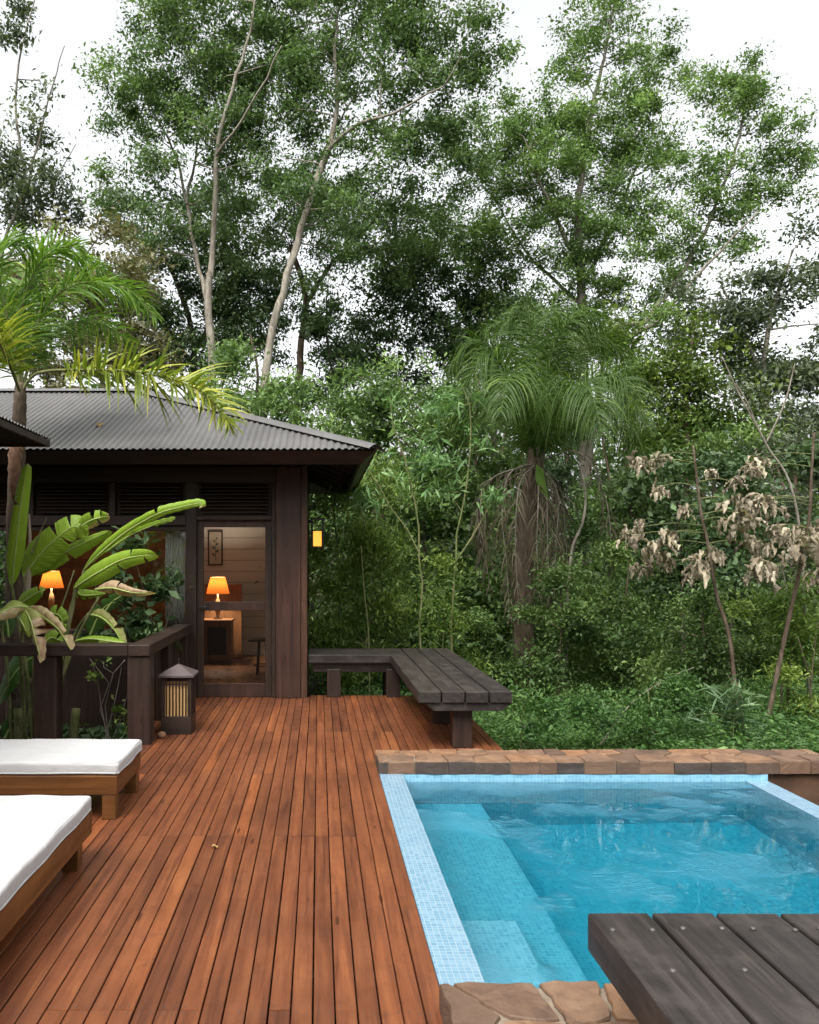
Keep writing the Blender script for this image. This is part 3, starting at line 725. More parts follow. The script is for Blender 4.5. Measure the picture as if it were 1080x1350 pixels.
# ------------------------------------------------------------------ floor lantern on the deck
def make_floor_lantern():
    root = thing('deck_lantern', (-1.31, 7.71, 0), 'dark slatted wooden lantern with pyramid lid standing by the railing', 'lantern')
    x0, x1, y0, y1 = -1.455, -1.175, 7.56, 7.84
    m = MB(); m.box(x0, x1, y0, y1, 0.0, 0.165); m.build('plinth', M['dark_x'], root, 0.005)
    for x in (x0, x1 - 0.035):
        for y in (y0, y1 - 0.035):
            m = MB(); m.box(x, x + 0.035, y, y + 0.035, 0.166, 0.525, .4); m.build('corner_post', M['dark_z'], root, 0.003)
    m = MB(); m.box(x0 + 0.022, x1 - 0.022, y0 + 0.022, y1 - 0.022, 0.166, 0.455); m.build('glowing_panel', M['parchment'], root)
    for side in range(4):
        for k in range(7):
            f = (k + 0.5) / 7.0; c = 0.035 + f * (x1 - x0 - 0.07)
            m = MB()
            if side == 0: m.box(x0 + c - 0.008 - 0.0, x0 + c + 0.004, y0 + 0.008, y0 + 0.021, 0.166, 0.522)
            elif side == 1: m.box(x0 + c - 0.008, x0 + c + 0.004, y1 - 0.021, y1 - 0.008, 0.166, 0.522)
            elif side == 2: m.box(x1 - 0.021, x1 - 0.008, y0 + c - 0.008, y0 + c + 0.004, 0.166, 0.522)
            else: m.box(x0 + 0.008, x0 + 0.021, y0 + c - 0.008, y0 + c + 0.004, 0.166, 0.522)
            m.build('slat', M['dark_z'], root)
    for a, b in ((0.455, 0.47),):
        m = MB(); m.box(x0 + 0.004, x1 - 0.004, y0 + 0.004, y0 + 0.0075, a, b); m.box(x0 + 0.0075, x0 + 0.004, y0 + .01, y1 - .01, a, b); m.build('band', M['dark_x'], root)
    xo, yo, o = (x0 + x1) / 2, (y0 + y1) / 2, 0.165
    m = MB()
    m.add([(xo - o, yo - o, 0.526), (xo + o, yo - o, 0.526), (xo + o, yo + o, 0.526), (xo - o, yo + o, 0.526), (xo - o, yo - o, 0.548), (xo + o, yo - o, 0.548), (xo + o, yo + o, 0.548), (xo - o, yo + o, 0.548), (xo - .012, yo - .012, 0.632), (xo + .012, yo - .012, 0.632), (xo + .012, yo + .012, 0.632), (xo - .012, yo + .012, 0.632)],
          [(3, 2, 1, 0), (0, 1, 5, 4), (1, 2, 6, 5), (2, 3, 7, 6), (3, 0, 4, 7), (4, 5, 9, 8), (5, 6, 10, 9), (6, 7, 11, 10), (7, 4, 8, 11), (8, 9, 10, 11)])
    lid = m.build('lid', wood_grey, root, 0.003)
    m = MB(); m.lathe([(0.012, 0.632), (0.007, 0.642), (0.006, 0.672), (0.009, 0.679), (0.001, 0.686)], xo, yo, 10); m.build('finial', M['iron'], lid, smooth=True)
wood_grey = plain('weathered_lid', (0.085, 0.065, 0.062), 0.5, 0.45, 0, 0.3, 8)
make_floor_lantern()
sb = MB(); sb.lathe([(0.002, -0.002), (0.05, 0.0), (0.062, 0.03), (0.045, 0.065), (0.002, 0.075)], -1.545, 7.45, 10)
# a stone on the deck at the foot of the railing post
st_o = MB(); st_o.lathe([(0.002, 0.0), (0.03, 0.001), (0.042, 0.022), (0.034, 0.046), (0.012, 0.058), (0.001, 0.059)], -1.42, 7.42, 9)
o = st_o.build('stone', plain('brown_stone', (0.17, 0.085, 0.05), 0.8, 0.3, 0, .4, 20), None, smooth=True, base=(-1.42, 7.42, 0))
prop(o, 'small round brown stone on the deck beside the slatted lantern', 'stone')

# ------------------------------------------------------------------ cabin
WY, XR, XL = 9.60, -0.133, -6.2           # front wall plane, corner of the cabin, far end
EX, EY, EZ = 0.603, 8.80, 2.805           # eave corner
RX, RY, RZ = -2.58, 11.75, 4.03           # ridge end
BYE = 14.70; BW = 13.9
def make_cabin():
    root = thing('cabin', ((XL + XR) / 2, 11.75, 0), 'dark timber cabin with grey corrugated hip roof and screen door', 'cabin')
    def part(nm, mat, *bx, rnd=0.5, bev=0.004, par=None):
        m = MB(); m.box(*bx, rnd); return m.build(nm, M[mat], par or root, bev)
    # --- roof
    p, A = 0.0735, 0.0095; sl = (RZ - EZ) / (RY - EY)
    def sheet(kind):
        V, Fc = [], []
        if kind in ('front', 'back'):
            us = np.arange(XL - 0.75, EX + 0.02, p / 8)
            rows = 2
            for u in us:
                f = min(1.0, (EX - u) / (EX - RX)) if u > RX else 1.0
                f = max(f, 0.0); zz = A * math.cos(2 * math.pi * u / p)
                for t in (0, 1):
                    d = f * t * (RY - EY)
                    V.append((u, EY - 0.03 + d if kind == 'front' else BYE + 0.03 - d, EZ + d * sl + zz))
        else:
            us = np.arange(EY - 0.02, BYE + 0.02, p / 8)
            for u in us:
                f = max(0.0, min(u - EY, BYE - u) / (RY - EY)); zz = A * math.cos(2 * math.pi * u / p)
                for t in (0, 1):
                    d = f * t; V.append((EX + 0.03 - d * (EX - RX), u, EZ + d * (RZ - EZ) + zz))
        n = len(us)
        Fc = [(2 * i, 2 * i + 2, 2 * i + 3, 2 * i + 1) for i in range(n - 1)]
        if kind == 'back': Fc = [f[::-1] for f in Fc]
        V = np.array(V) - BASE[root]
        return link('roof_slope', mesh_arrays('roof_slope', V, np.array(Fc)), M['roof'], root, smooth=False)
    front = sheet('front'); sheet('back'); sheet('side')
    def cap(pts, w, rise, par):
        m = MB(); pts = spline(pts, n=12)
        for i in range(len(pts) - 1):
            a, b = pts[i], pts[i + 1]; t = b - a; t /= np.linalg.norm(t); s = np.cross(t, (0, 0, 1)); s /= np.linalg.norm(s)
            prof = [(-w, -0.55 * w * 0.42 + rise), (-w * .45, rise + 0.012), (0, rise + 0.03), (w * .45, rise + 0.012), (w, -0.55 * w * 0.42 + rise)]
            vs = [a + s * q + np.array((0, 0, h)) for q, h in prof] + [b + s * q + np.array((0, 0, h)) for q, h in prof]
            m.add(vs, [(j, j + 1, 6 + j, 5 + j) for j in range(4)])
        return m.build('ridge_cap', M['roof'], par, smooth=False)
    cap([(XL - 0.75, RY, RZ), (-4, RY, RZ), (RX, RY, RZ)], 0.15, 0.022, front)
    cap([(EX + 0.02, EY - 0.02, EZ - .005), ((EX + RX) / 2, (EY + RY) / 2, (EZ + RZ) / 2), (RX, RY, RZ)], 0.13, 0.030, front)
    cap([(EX + 0.02, BYE + .02, EZ - .005), ((EX + RX) / 2, (BYE + RY) / 2, (EZ + RZ) / 2), (RX, RY, RZ)], 0.13, 0.030, front)
    # --- fascias (raked inwards) and soffits
    zt = EZ - 0.015; zb = 2.66; ins = 0.14
    m = MB()
    m.add([(XL - .7, EY, zt), (EX - 0.005, EY, zt), (EX - ins, EY + ins, zb), (XL - .7, EY + ins, zb), (XL - .7, EY + .03, zt), (EX - 0.035, EY + .03, zt), (EX - ins - .03, EY + ins + .03, zb), (XL - .7, EY + ins + .03, zb)],
          [(0, 3, 2, 1), (4, 5, 6, 7), (3, 7, 6, 2), (0, 1, 5, 4), (1, 2, 6, 5)], .55); m.build('fascia', M['dark_x'], root)
    m = MB()
    m.add([(EX, EY + 0.004, zt), (EX, BYE, zt), (EX - ins, BYE - ins, zb), (EX - ins, EY + ins + .004, zb), (EX - .03, EY + .034, zt), (EX - .03, BYE - .03, zt), (EX - ins - .03, BYE - ins - .03, zb), (EX - ins - .03, EY + ins + .034, zb)],
          [(0, 3, 2, 1), (4, 5, 6, 7), (3, 7, 6, 2), (0, 1, 5, 4), (1, 2, 6, 5), (0, 4, 7, 3)], .6); m.build('fascia', M['dark_y'], root)
    def slope_z(x, y): return EZ + max(0, min((y - EY) / (RY - EY), (EX - x) / (EX - RX), (BYE - y) / (RY - EY))) * (RZ - EZ)
    m = MB(); e = 0.045
    m.add([(XL - .7, EY + .05, slope_z(-3, EY + .05) - e), (EX - .05, EY + .05, slope_z(-3, EY + .05) - e), (XR - .3, EY + 1.05, slope_z(-3, EY + 1.05) - e), (XL - .7, EY + 1.05, slope_z(-3, EY + 1.05) - e)], [(0, 3, 2, 1)], .4)
    m.add([(EX - .05, EY + .05, slope_z(EX - .05, 11) - e), (EX - .05, BYE - .05, slope_z(EX - .05, 11) - e), (XR - .4, BYE - 1.1, slope_z(XR - .4, 11) - e), (XR - .3, EY + 1.05, slope_z(XR - .4, 11) - e)], [(0, 3, 2, 1)], .4)
    m.build('soffit', M['soffit'], root)
    for i in range(11):                                            # rafters of the front eave
        x = GX(376, 9.2) - i * 0.555
        m = MB(); m.prism([(EY + ins + .035, slope_z(-3, EY + ins + .035) - e - .003), (EY + ins + .035, slope_z(-3, EY + ins + .035) - e - .115), (WY + .05, slope_z(-3, WY + .05) - e - .115), (WY + .05, slope_z(-3, WY + .05) - e - .003)], x - .035, x + .035, 'X', .85)
        m.build('rafter', M['dark_y'], root, 0.004)
    for y in np.arange(9.3, 14.2, 0.6):
        m = MB(); m.prism([(EX - ins - .035, slope_z(EX - ins - .035, 11) - e - .003), (EX - ins - .035, slope_z(EX - ins, 11) - e - .09), (XR - .02, slope_z(XR - .02, 11) - e - .09), (XR - .02, slope_z(XR - .02, 11) - e - .003)], y, y + .06, 'Y', .5)
        m.build('rafter', M['dark_x'], root, 0.004)
    # --- front wall, from the corner column to the far end
    y0, y1 = WY, WY + 0.14
    part('corner_column', 'column', XR - 0.365, XR - 0.075, y0 - 0.035, y0 + 0.3, 0.0, 2.70, rnd=.6, bev=.008)
    part('corner_column', 'column', XR - 0.073, XR, y0 - 0.015, y0 + 0.26, 0.0, 2.72, rnd=.95, bev=.006)
    part('wall_post', 'dark_z', -0.545, XR - 0.367, y0 - 0.012, y1, 0.0, 2.70, rnd=.75)
    part('wall_post', 'dark_z', -1.555, -1.43, y0 - 0.02, y1, 0.0, 2.70, rnd=.3)
    part('top_beam', 'dark_x', XL, XR - 0.367, y0 - 0.06, y1, 2.52, 2.70, rnd=.5).location.z += 0.0
    part('upper_wall', 'dark_x', XL, XR - .3, y0 + 0.02, y1, 2.702, 2.98, rnd=.4)
    part('lintel', 'dark_x', XL, -1.557, y0 - 0.03, y1, 2.02, 2.13, rnd=.55)
    part('lintel', 'dark_x', -1.428, -0.547, y0 - 0.025, y1, 2.085, 2.13, rnd=.7)
    for xa, xb in ((-1.425, -0.55), (-2.38, -1.56), (-3.34, -2.45), (-4.3, -3.41), (-5.26, -4.37), (-6.2, -5.33)):
        pan = part('louvre_panel', 'dark_x', xa, xb, y0 + 0.06, y0 + 0.09, 2.132, 2.518, rnd=.2)
        s = MB()
        for z in np.arange(2.17, 2.50, 0.042):
            s.add([(xa + .04, y0 + .005, z), (xb - .04, y0 + .005, z), (xb - .04, y0 + .055, z + .036), (xa + .04, y0 + .055, z + .036), (xa + .04, y0 + .005, z + .007), (xb - .04, y0 + .005, z + .007), (xb - .04, y0 + .055, z + .043), (xa + .04, y0 + .055, z + .043)],
                  [(0, 3, 2, 1), (4, 5, 6, 7), (0, 1, 5, 4), (1, 2, 6, 5), (2, 3, 7, 6), (3, 0, 4, 7)], rg.uniform(.5, .95))
        s.build('slats', M['dark_x'], pan)
        if xa < -1.5: part('wall_post', 'dark_z', xa - .069, xa - .001, y0 - .012, y1, 2.131, 2.519, rnd=.6)
    part('lower_wall', 'dark_z', XL, -1.557, y0, y1, GROUND_Z - .2, 0.74, rnd=.3)
    for bx in ((y0 + .302, 10.6, -.2, 2.98), (13.3, BW, -.2, 2.98), (10.602, 13.298, -.2, .8), (10.602, 13.298, 2.1, 2.98)): part('side_wall', 'dark_y', XR - 0.12, XR - 0.02, *bx, rnd=.3)
    added_window = part('window', 'dark_y', XR - .11, XR - .03, 10.604, 13.296, .802, .86, rnd=.5)  # unseen side window, added to let daylight brighten the room
    for a in (10.604, 11.9, 13.236): part('window_frame', 'dark_z', XR - .1, XR - .04, a, a + .06, .862, 2.098, rnd=.5, par=added_window)
    for a, b in ((10.666, 11.898), (11.962, 13.234)):
        m = MB(); m.box(XR - .072, XR - .067, a, b, .862, 2.098); m.build('pane', M['glass'], added_window)
    for bx in ((-5.16, XR - .02, -.2, 2.98), (XL, -5.162, -.2, .6), (XL, -5.162, 2.3, 2.98)): part('back_wall', 'dark_x', bx[0], bx[1], BW + .002, BW + .12, bx[2], bx[3], rnd=.3)
    bw_ = part('window', 'dark_x', XL + .01, -5.164, BW + .02, BW + .1, .602, .66, rnd=.5)
    part('window_frame', 'dark_z', -5.22, -5.164, BW + .02, BW + .1, .662, 2.298, rnd=.5, par=bw_)
    m = MB(); m.box(XL + .01, -5.222, BW + .05, BW + .056, .662, 2.298); m.build('pane', M['glass'], bw_)
    part('end_wall', 'dark_y', XL - .12, XL - .002, y0, BW + .1, -0.3, 3.4, rnd=.3)
    part('floor_slab', 'under', XL, XR - .125, WY + .142, BW - .002, -0.2, -0.03)
    # --- inside
    part('inside_floor', 'room_floor', XL, XR - .125, WY + .142, BW - .002, -0.028, 0.012, bev=0)
    iw = MB()
    for i, z in enumerate(np.arange(0.1, 2.7, 0.19)): iw.box(-2.05, XR - .125, BW - .03, BW - .003, z, z + 0.184, rg.random())
    iw.build('inside_boards', M['white_wall'], root, 0.004)
    iw = MB()
    for i, z in enumerate(np.arange(0.1, 2.7, 0.14)): iw.box(-5.16 if .55 < z < 2.25 else XL, -2.053, BW - .03, BW - .003, z, z + 0.136, rg.random())
    iw.build('inside_boards', M['cabinet'], root, 0.004)
    part('skirting', 'white_wall', XL, XR - .125, BW - .045, BW - .005, 0.013, 0.098, bev=.003)
    part('ceiling', 'white_wall', XL, XR - .125, WY + .16, BW - .05, 2.72, 2.75, bev=0)
    for bx in ((WY + .31, 10.6, .013, 2.71), (13.3, BW - .05, .013, 2.71), (10.602, 13.298, .013, .8), (10.602, 13.298, 2.1, 2.71)): part('inside_side_wall', 'white_wall', XR - .16, XR - .125, *bx, bev=0)
    # --- door
    d0, d1, zt2 = -1.425, -0.55, 2.082
    door = part('door', 'dark_z', d0, d0 + 0.075, y0 + 0.02, y0 + 0.062, 0.005, zt2, rnd=.9)        # hinge stile
    part('stile', 'dark_z', d1 - 0.075, d1, y0 + 0.02, y0 + 0.062, 0.005, zt2, rnd=.85, par=door)
    part('rail', 'column', d0 + .076, d1 - .076, y0 + 0.022, y0 + 0.06, 2.0, zt2, rnd=.55, par=door)
    part('rail', 'column', d0 + .076, d1 - .076, y0 + 0.018, y0 + 0.064, 1.02, 1.125, rnd=.3, par=door)
    part('rail', 'column', d0 + .076, d1 - .076, y0 + 0.022, y0 + 0.06, 0.005, 0.165, rnd=.3, par=door)
    m = MB()
    m.add([(d0 + .07, y0 + .04, .16), (d1 - .07, y0 + .04, .16), (d1 - .07, y0 + .04, 2.01), (d0 + .07, y0 + .04, 2.01)], [(0, 1, 2, 3)]); m.build('screen', M['screen'], door)
    m = MB(); m.box(d0 + .03, d0 + .05, y0 - .02, y0 + .019, 1.05, 1.07); m.box(d0 + .03, d0 + .13, y0 - .035, y0 - .02, 1.048, 1.072); m.build('handle', M['iron'], door, 0.003)
    for z in (1.86, 1.07, .3):
        m = MB(); m.box(d1 - .012, d1 + .016, y0 + .0, y0 + .019, z, z + .09); m.build('hinge', M['iron'], door, 0.002)
    # --- window: mullions, sill and two panes
    mull = [XL + .0, -3.62, -1.64]
    win = part('window', 'dark_x', XL, -1.557, y0 - 0.03, y1 - .02, 0.742, 0.80, rnd=.5)               # sill rail
    for a in (-3.66, -5.4):
        part('window_frame', 'dark_z', a, a + .08, y0, y0 + .1, .802, 2.018, rnd=.5, par=win)
    part('window_frame', 'dark_x', XL, -1.558, y0 + .005, y0 + .095, 1.96, 2.016, rnd=.5, par=win)
    for xa, xb in ((-5.32, -3.662), (-3.578, -1.559)):
        m = MB(); m.box(xa, xb, y0 + .045, y0 + .051, .802, 1.958); m.build('pane', M['glass'], win)
    return root
make_cabin()

# curtain behind the window
def make_curtain():
    root_z = 0.82
    V, n, rows = [], 60, 8
    x0, x1 = -1.84, -1.60
    for j in range(rows + 1):
        for i in range(n + 1):
            f = i / n; z = 2.02 - j / rows * 1.2
            V.append((x0 + (x1 - x0) * f + 0.004 * math.sin(j * 1.7), WY + .22 + 0.022 * math.sin(f * 46 + 0.3 * j) + 0.01 * math.sin(f * 19), z))
    Fc = [(j * (n + 1) + i, j * (n + 1) + i + 1, (j + 1) * (n + 1) + i + 1, (j + 1) * (n + 1) + i) for j in range(rows) for i in range(n)]
    b = np.array((-1.8, WY + .22, 2.02))
    o = link('curtain', mesh_arrays('curtain', np.array(V) - b, np.array(Fc)), M['curtain'], None, b, smooth=True)
    so = o.modifiers.new('cloth', 'SOLIDIFY'); so.thickness = 0.002
    prop(o, 'white sheer curtain hanging inside the cabin window beside the door', 'curtain')
make_curtain()

def make_room():
    # tall wooden panel and the cabinet before it
    root = thing('room_divider', (-1.52, 13.4, 0), 'tall plain wooden divider standing behind the lamp, against the white boards', 'divider')
    m = MB(); m.box(-1.86, -1.255, 13.36, 13.46, .1, 1.2, .6); m.build('panel', M['cabinet'], root, .004)
    m = MB(); m.box(-1.87, -1.245, 13.35, 13.47, .013, .098, .3); m.build('plinth', M['cabinet'], root, .004)
    m = MB(); m.box(-1.87, -1.245, 13.35, 13.47, 1.202, 1.225, .3); m.build('top', M['cabinet'], root, .004)
    x0, x1, y0, y1 = -1.80, -1.36, 12.7, 13.1
    root = thing('cabinet', ((x0 + x1) / 2, 12.9, 0), 'low wooden cabinet with a black front panel under the lit lamp', 'cabinet')
    m = MB(); m.box(x0, x1, y0 + .03, y1, .06, .66, .5); m.build('body', M['cabinet'], root, .004)
    m = MB(); m.box(x0 - .02, x1 + .02, y0, y1 + .02, .662, .69, .8); m.build('top', M['cabinet'], root, .004)
    m = MB(); m.box(x0, x0 + .07, y0 + .005, y0 + .029, .06, .66, .7); m.box(x1 - .07, x1, y0 + .005, y0 + .029, .06, .66, .7); m.box(x0 + .07, x1 - .07, y0 + .005, y0 + .029, .58, .66, .7); m.box(x0 + .07, x1 - .07, y0 + .005, y0 + .029, .06, .14, .7); m.build('face_frame', M['cabinet'], root)
    m = MB(); m.box(x0 + .072, x1 - .072, y0 + .015, y0 + .028, .142, .578); m.build('door_panel', M['iron'], root)
    m = MB(); m.box(x0 + .02, x1 - .02, y0 + .05, y1 - .02, .013, .06, .2); m.build('plinth', M['cabinet'], root)
    def lamp(x, y, z, label, k=1.0):
        root = thing('table_lamp', (x, y, z), label, 'lamp', 'lit table lamps inside the cabin')
        m = MB(); m.lathe([(.001, z), (.07 * k, z), (.07 * k, z + .015), (.02 * k, z + .03), (.035 * k, z + .10), (.055 * k, z + .19), (.03 * k, z + .30), (.012 * k, z + .34), (.012 * k, z + .42), (.001, z + .42)], x, y, 20); m.build('lamp_base', plain('lamp_ceramic', (.32, .2, .1), .25, .5), root, smooth=True)
        m = MB(); m.lathe([(.185 * k, z + .40), (.115 * k, z + .66)], x, y, 28); o_ = m.build('lamp_shade', M['shade'], root, smooth=True)
        li = bpy.data.lights.new('lamp_bulb', 'POINT'); li.energy = 32; li.color = (1.0, .84, .66); li.shadow_soft_size = .04
        lo = bpy.data.objects.new('lamp_bulb', li); C.objects.link(lo); lo.parent = root; lo.location = (0, 0, .56)
    lamp(-1.585, 12.9, .69, 'lit orange table lamp on the cabinet seen through the screen door')
    lamp(GX(68, 12.6), 12.6, .79, 'lit orange table lamp glowing behind the banana leaves in the window')
    xx = GX(68, 12.6); root = thing('side_table', (xx, 12.6, 0), 'small dark bedside table inside the cabin window, under an orange lamp', 'side table')
    m = MB(); m.box(xx - .25, xx + .25, 12.38, 12.82, .755, .789, .5); m.build('table_top', M['cabinet'], root, .004)
    for sx in (-.22, .18):
        for sy in (-.19, .15):
            m = MB(); m.box(xx + sx, xx + sx + .04, 12.6 + sy, 12.6 + sy + .04, .013, .754); m.build('leg', M['cabinet'], root)
    sx, sy = -.79, 11.6
    root = thing('stool', (sx, sy, 0), 'small dark stool on the cabin floor behind the screen door', 'stool')
    m = MB(); m.box(sx - .19, sx + .16, sy - .17, sy + .17, .475, .505, .3); m.build('seat', M['dark_x'], root, .006)
    for dx, dy in ((-.07, -.1), (.06, -.1), (-.07, .1), (.06, .1)):
        m = MB(); m.tube([(sx + dx * .7, sy + dy * .7, .474), (sx + dx * 1.1, sy + dy * 1.1, .013)], .014, 8); m.build('leg', M['iron'], root, smooth=True)
    m = MB(); q = np.linspace(0, 2 * math.pi, 25); m.tube([(sx + .13 * math.cos(a), sy + .14 * math.sin(a), .13) for a in q], .009, 6, cap=False); m.build('foot_ring', M['iron'], root, smooth=True)
    px0, px1, pz0, pz1, py = -1.87, -1.62, 1.53, 2.12, BW - .06
    root = thing('framed_picture', ((px0 + px1) / 2, py, 1.8), 'dark framed plant print hanging on the white boarded wall', 'picture')
    m = MB(); m.box(px0, px0 + .022, py, py + .025, pz0, pz1); m.box(px1 - .022, px1, py, py + .025, pz0, pz1); m.box(px0 + .022, px1 - .022, py, py + .025, pz0, pz0 + .022); m.box(px0 + .022, px1 - .022, py, py + .025, pz1 - .022, pz1); m.build('frame', M['iron'], root)
    m = MB(); m.box(px0 + .022, px1 - .022, py + .012, py + .024, pz0 + .022, pz1 - .022); m.build('print', plain('cream_paper', (.42, .38, .31), .8, .2, 0, .1), root)
    m = MB(); cx = (px0 + px1) / 2; yy = py + .0105
    m.tube([(cx + .01, yy, 1.6), (cx, yy, 1.75), (cx + .015, yy, 1.98)], .004, 5)
    for dz, s, L in ((1.68, -1, .07), (1.74, 1, .07), (1.8, -1, .065), (1.86, 1, .06), (1.92, -1, .05), (1.97, 1, .045)):
        m.prism([(cx, dz), (cx + s * L * .5, dz + L * .2), (cx + s * L, dz + L * .75), (cx + s * L * .3, dz + L * .75)], yy - .001, yy + .001, 'Y')
    m.build('plant_drawing', plain('drawn_green', (.05, .08, .06), .8, .2), root)
make_room()

# lit lantern on the side of the corner column
def make_wall_lantern():
    y0, y1 = 9.92, 10.06; x0, x1 = XR - .0 + .005, GX(427, 9.92); zt = GZ(683, 9.95); zb = GZ(722, 9.95)
    x0 = GX(410, 9.92)
    root = thing('wall_lantern', (XR, 9.99, (zt + zb) / 2), 'lit amber lantern in a black frame on the cabin corner', 'lantern')
    m = MB(); m.box(XR - .02, x0 - .001, y0 + .03, y1 - .03, zt - .06, zt - .02); m.build('bracket', M['iron'], root)
    for x in (x0, x1 - .026):
        for y in (y0, y1 - .026):
            m = MB(); m.box(x, x + .026, y, y + .026, zb + .016, zt - .016); m.build('frame_bar', M['iron'], root)
    m = MB(); m.box(x0 - .004, x1 + .004, y0 - .004, y1 + .004, zt - .016, zt); m.build('cap', M['iron'], root)
    m = MB(); m.box(x0 - .004, x1 + .004, y0 - .004, y1 + .004, zb, zb + .016); m.build('tray', M['iron'], root)
    m = MB(); m.box(x0 + .027, x1 - .027, y0 + .027, y1 - .027, zb + .018, zb + .2); m.build('glowing_glass', M['flame'], root, .004)
make_wall_lantern()

# ------------------------------------------------------------------ neighbouring cabin, only its eave corner shows
def make_neighbour():
    x1, yb, ze = -2.625, 8.0, 2.79
    root = thing('neighbouring_roof', (-3.6, 6.2, 0), 'dark eave corner of a second cabin roof above the banana plant', 'cabin')
    sl = .41; xr = -6.4
    m = MB(); us = np.arange(2.2, yb + .01, .0735 / 6); V = []
    for u in us:
        f = min(1.0, (yb - u) / 3.6) * (x1 - xr); zz = .0095 * math.cos(2 * math.pi * u / .0735)
        V += [(x1 + .02, u, ze + zz), (x1 - f, u, ze + f * sl + zz)]
    m.add(V, [(2 * i, 2 * i + 2, 2 * i + 3, 2 * i + 1) for i in range(len(us) - 1)]); m.build('roof_slope', M['roof'], root)
    m = MB(); us = np.arange(xr, x1 + .01, .0735 / 6); V = []
    for u in us:
        f = max(0, min(1.0, (x1 - u) / 3.6)) * 3.6; zz = .0095 * math.cos(2 * math.pi * u / .0735)
        V += [(u, yb + .02, ze + zz), (u, yb - f, ze + f * sl + zz)]
    m.add(V, [(2 * i, 2 * i + 1, 2 * i + 3, 2 * i + 2) for i in range(len(us) - 1)]); m.build('roof_slope', M['roof'], root)
    m = MB(); m.box(x1 - .03, x1 + .005, 2.2, yb, ze - .075, ze - .012, .6); m.build('fascia', M['dark_y'], root, .004)
    m = MB(); m.box(xr, x1 - .032, yb - .03, yb + .002, ze - .075, ze - .012, .6); m.build('fascia', M['dark_x'], root, .004)
    m = MB(); m.add([(x1 - .03, 2.2, ze - .05), (x1 - .03, yb - .03, ze - .05), (x1 - 1.0, yb - 1., ze + .37), (x1 - 1., 2.2, ze + .37)], [(0, 1, 2, 3)]); m.add([(x1 - .03, yb - .03, ze - .05), (xr, yb - .03, ze - .05), (xr, yb - 1., ze + .37), (x1 - 1., yb - 1., ze + .37)], [(0, 1, 2, 3)]); m.build('soffit', M['soffit'], root)
    m = MB(); m.box(x1 - 1.05, x1 - .92, 2.4, yb - .9, -.3, ze + .33, .4); m.box(xr, x1 - 1.051, yb - 1.03, yb - .9, -.5, ze + .33, .4); m.build('wall', M['dark_z'], root)
make_neighbour()

# ------------------------------------------------------------------ tall trees
def tree(*a, **k): return foliage_tree('tree', *a, **k)
TG = 'tall trees behind the cabin and pool'
LF = (0.090, 0.041)
tree('tall slender tree with pale trunk forking above the cabin roof', 'tree', TG, 19,
     [([(281, 700), (279, 500), (274, 400), (277, 360)], .125, .085), ([(274, 400), (258, 340, .3), (246, 270, .6), (235, 215, .8), (215, 170, 1), (190, 130, 1.2)], .062, .015),
      ([(277, 365), (281, 320), (284, 250, -.4), (285, 200, -.6), (306, 120, -.8), (330, 40, -.9), (345, -60, -1)], .078, .015), ([(285, 205, -.6), (330, 140, -1.5), (372, 60, -2)], .038, .012), ([(246, 270, .6), (262, 180, 1.5), (268, 90, 2)], .045, .012)],
     [(195, 105, 62, 62), (262, 60, 75, 80), (340, 50, 65, 80), (170, 185, 48, 55), (250, 160, 75, 60), (330, 160, 55, 70), (190, 250, 55, 45, 0, .7), (300, -70, 130, 80), (215, 20, 60, 70), (260, 250, 50, 45, 0, .5), (400, 110, 40, 60, 0, .8), (300, 110, 60, 70), (150, 120, 35, 60, 0, .7), (340, 240, 50, 60, .5, .7), (370, 20, 50, 60), (215, 320, 45, 40, .5, .6)],
     LF, 'lf_tall', 'bk_pale', lpm=1080, cd=5.4, seed=11, spread=.21, jit=.17)
tree('tall tree with pale leaning trunk rising beyond the roof end', 'tree', TG, 18,
     [([(325, 700), (350, 490), (374, 385), (398, 300), (415, 240), (434, 195)], .125, .07), ([(434, 195), (445, 130), (441, 60), (452, -20), (470, -120)], .06, .015), ([(434, 197), (470, 165, -.5), (520, 150, -1), (562, 122, -1.5), (585, 112, -1.8), (610, 70, -2.2)], .05, .010),
      ([(398, 303), (408, 258, .7), (420, 215, 1.3), (470, 120, 2), (520, 40, 2.5)], .045, .012)],
     [(430, 60, 62, 70), (505, 55, 65, 75), (575, 75, 55, 60), (610, 40, 40, 50), (470, 130, 65, 55), (545, 150, 62, 45), (395, 170, 40, 55, .5), (425, 250, 55, 55, 0, .8), (500, 225, 60, 50), (500, -60, 120, 80), (600, 120, 45, 40, 0, .6), (560, 10, 60, 60), (460, 300, 50, 45, .5, .7), (540, 230, 45, 45, .5, .7), (620, 90, 40, 50, 0, .7), (390, 60, 50, 60, .5), (600, 210, 55, 55, .8, .8), (575, 285, 55, 45, 1, .8), (520, 285, 50, 40, 1, .7), (470, 365, 45, 35, 1, .5)],
     LF, 'lf_tall', 'bk_pale', lpm=1080, cd=5.4, seed=12, spread=.21, jit=.17)
tree('tree with dark crooked trunk beside the leaning pale trunk', 'tree', TG, 22,
     [([(388, 700), (391, 560), (396, 470), (402, 400), (396, 360), (383, 325)], .17, .07), ([(402, 402), (438, 347), (476, 310), (510, 270)], .07, .02)],
     [(375, 290, 50, 45), (430, 320, 55, 42), (490, 290, 55, 45), (400, 240, 60, 40), (340, 330, 45, 40), (520, 330, 45, 40), (460, 250, 55, 40), (420, 390, 40, 30, 0, .6), (320, 270, 45, 45)],
     LF, 'lf_tall', 'bk_brown', lpm=1080, cd=5.4, seed=13, spread=.21, jit=.17)
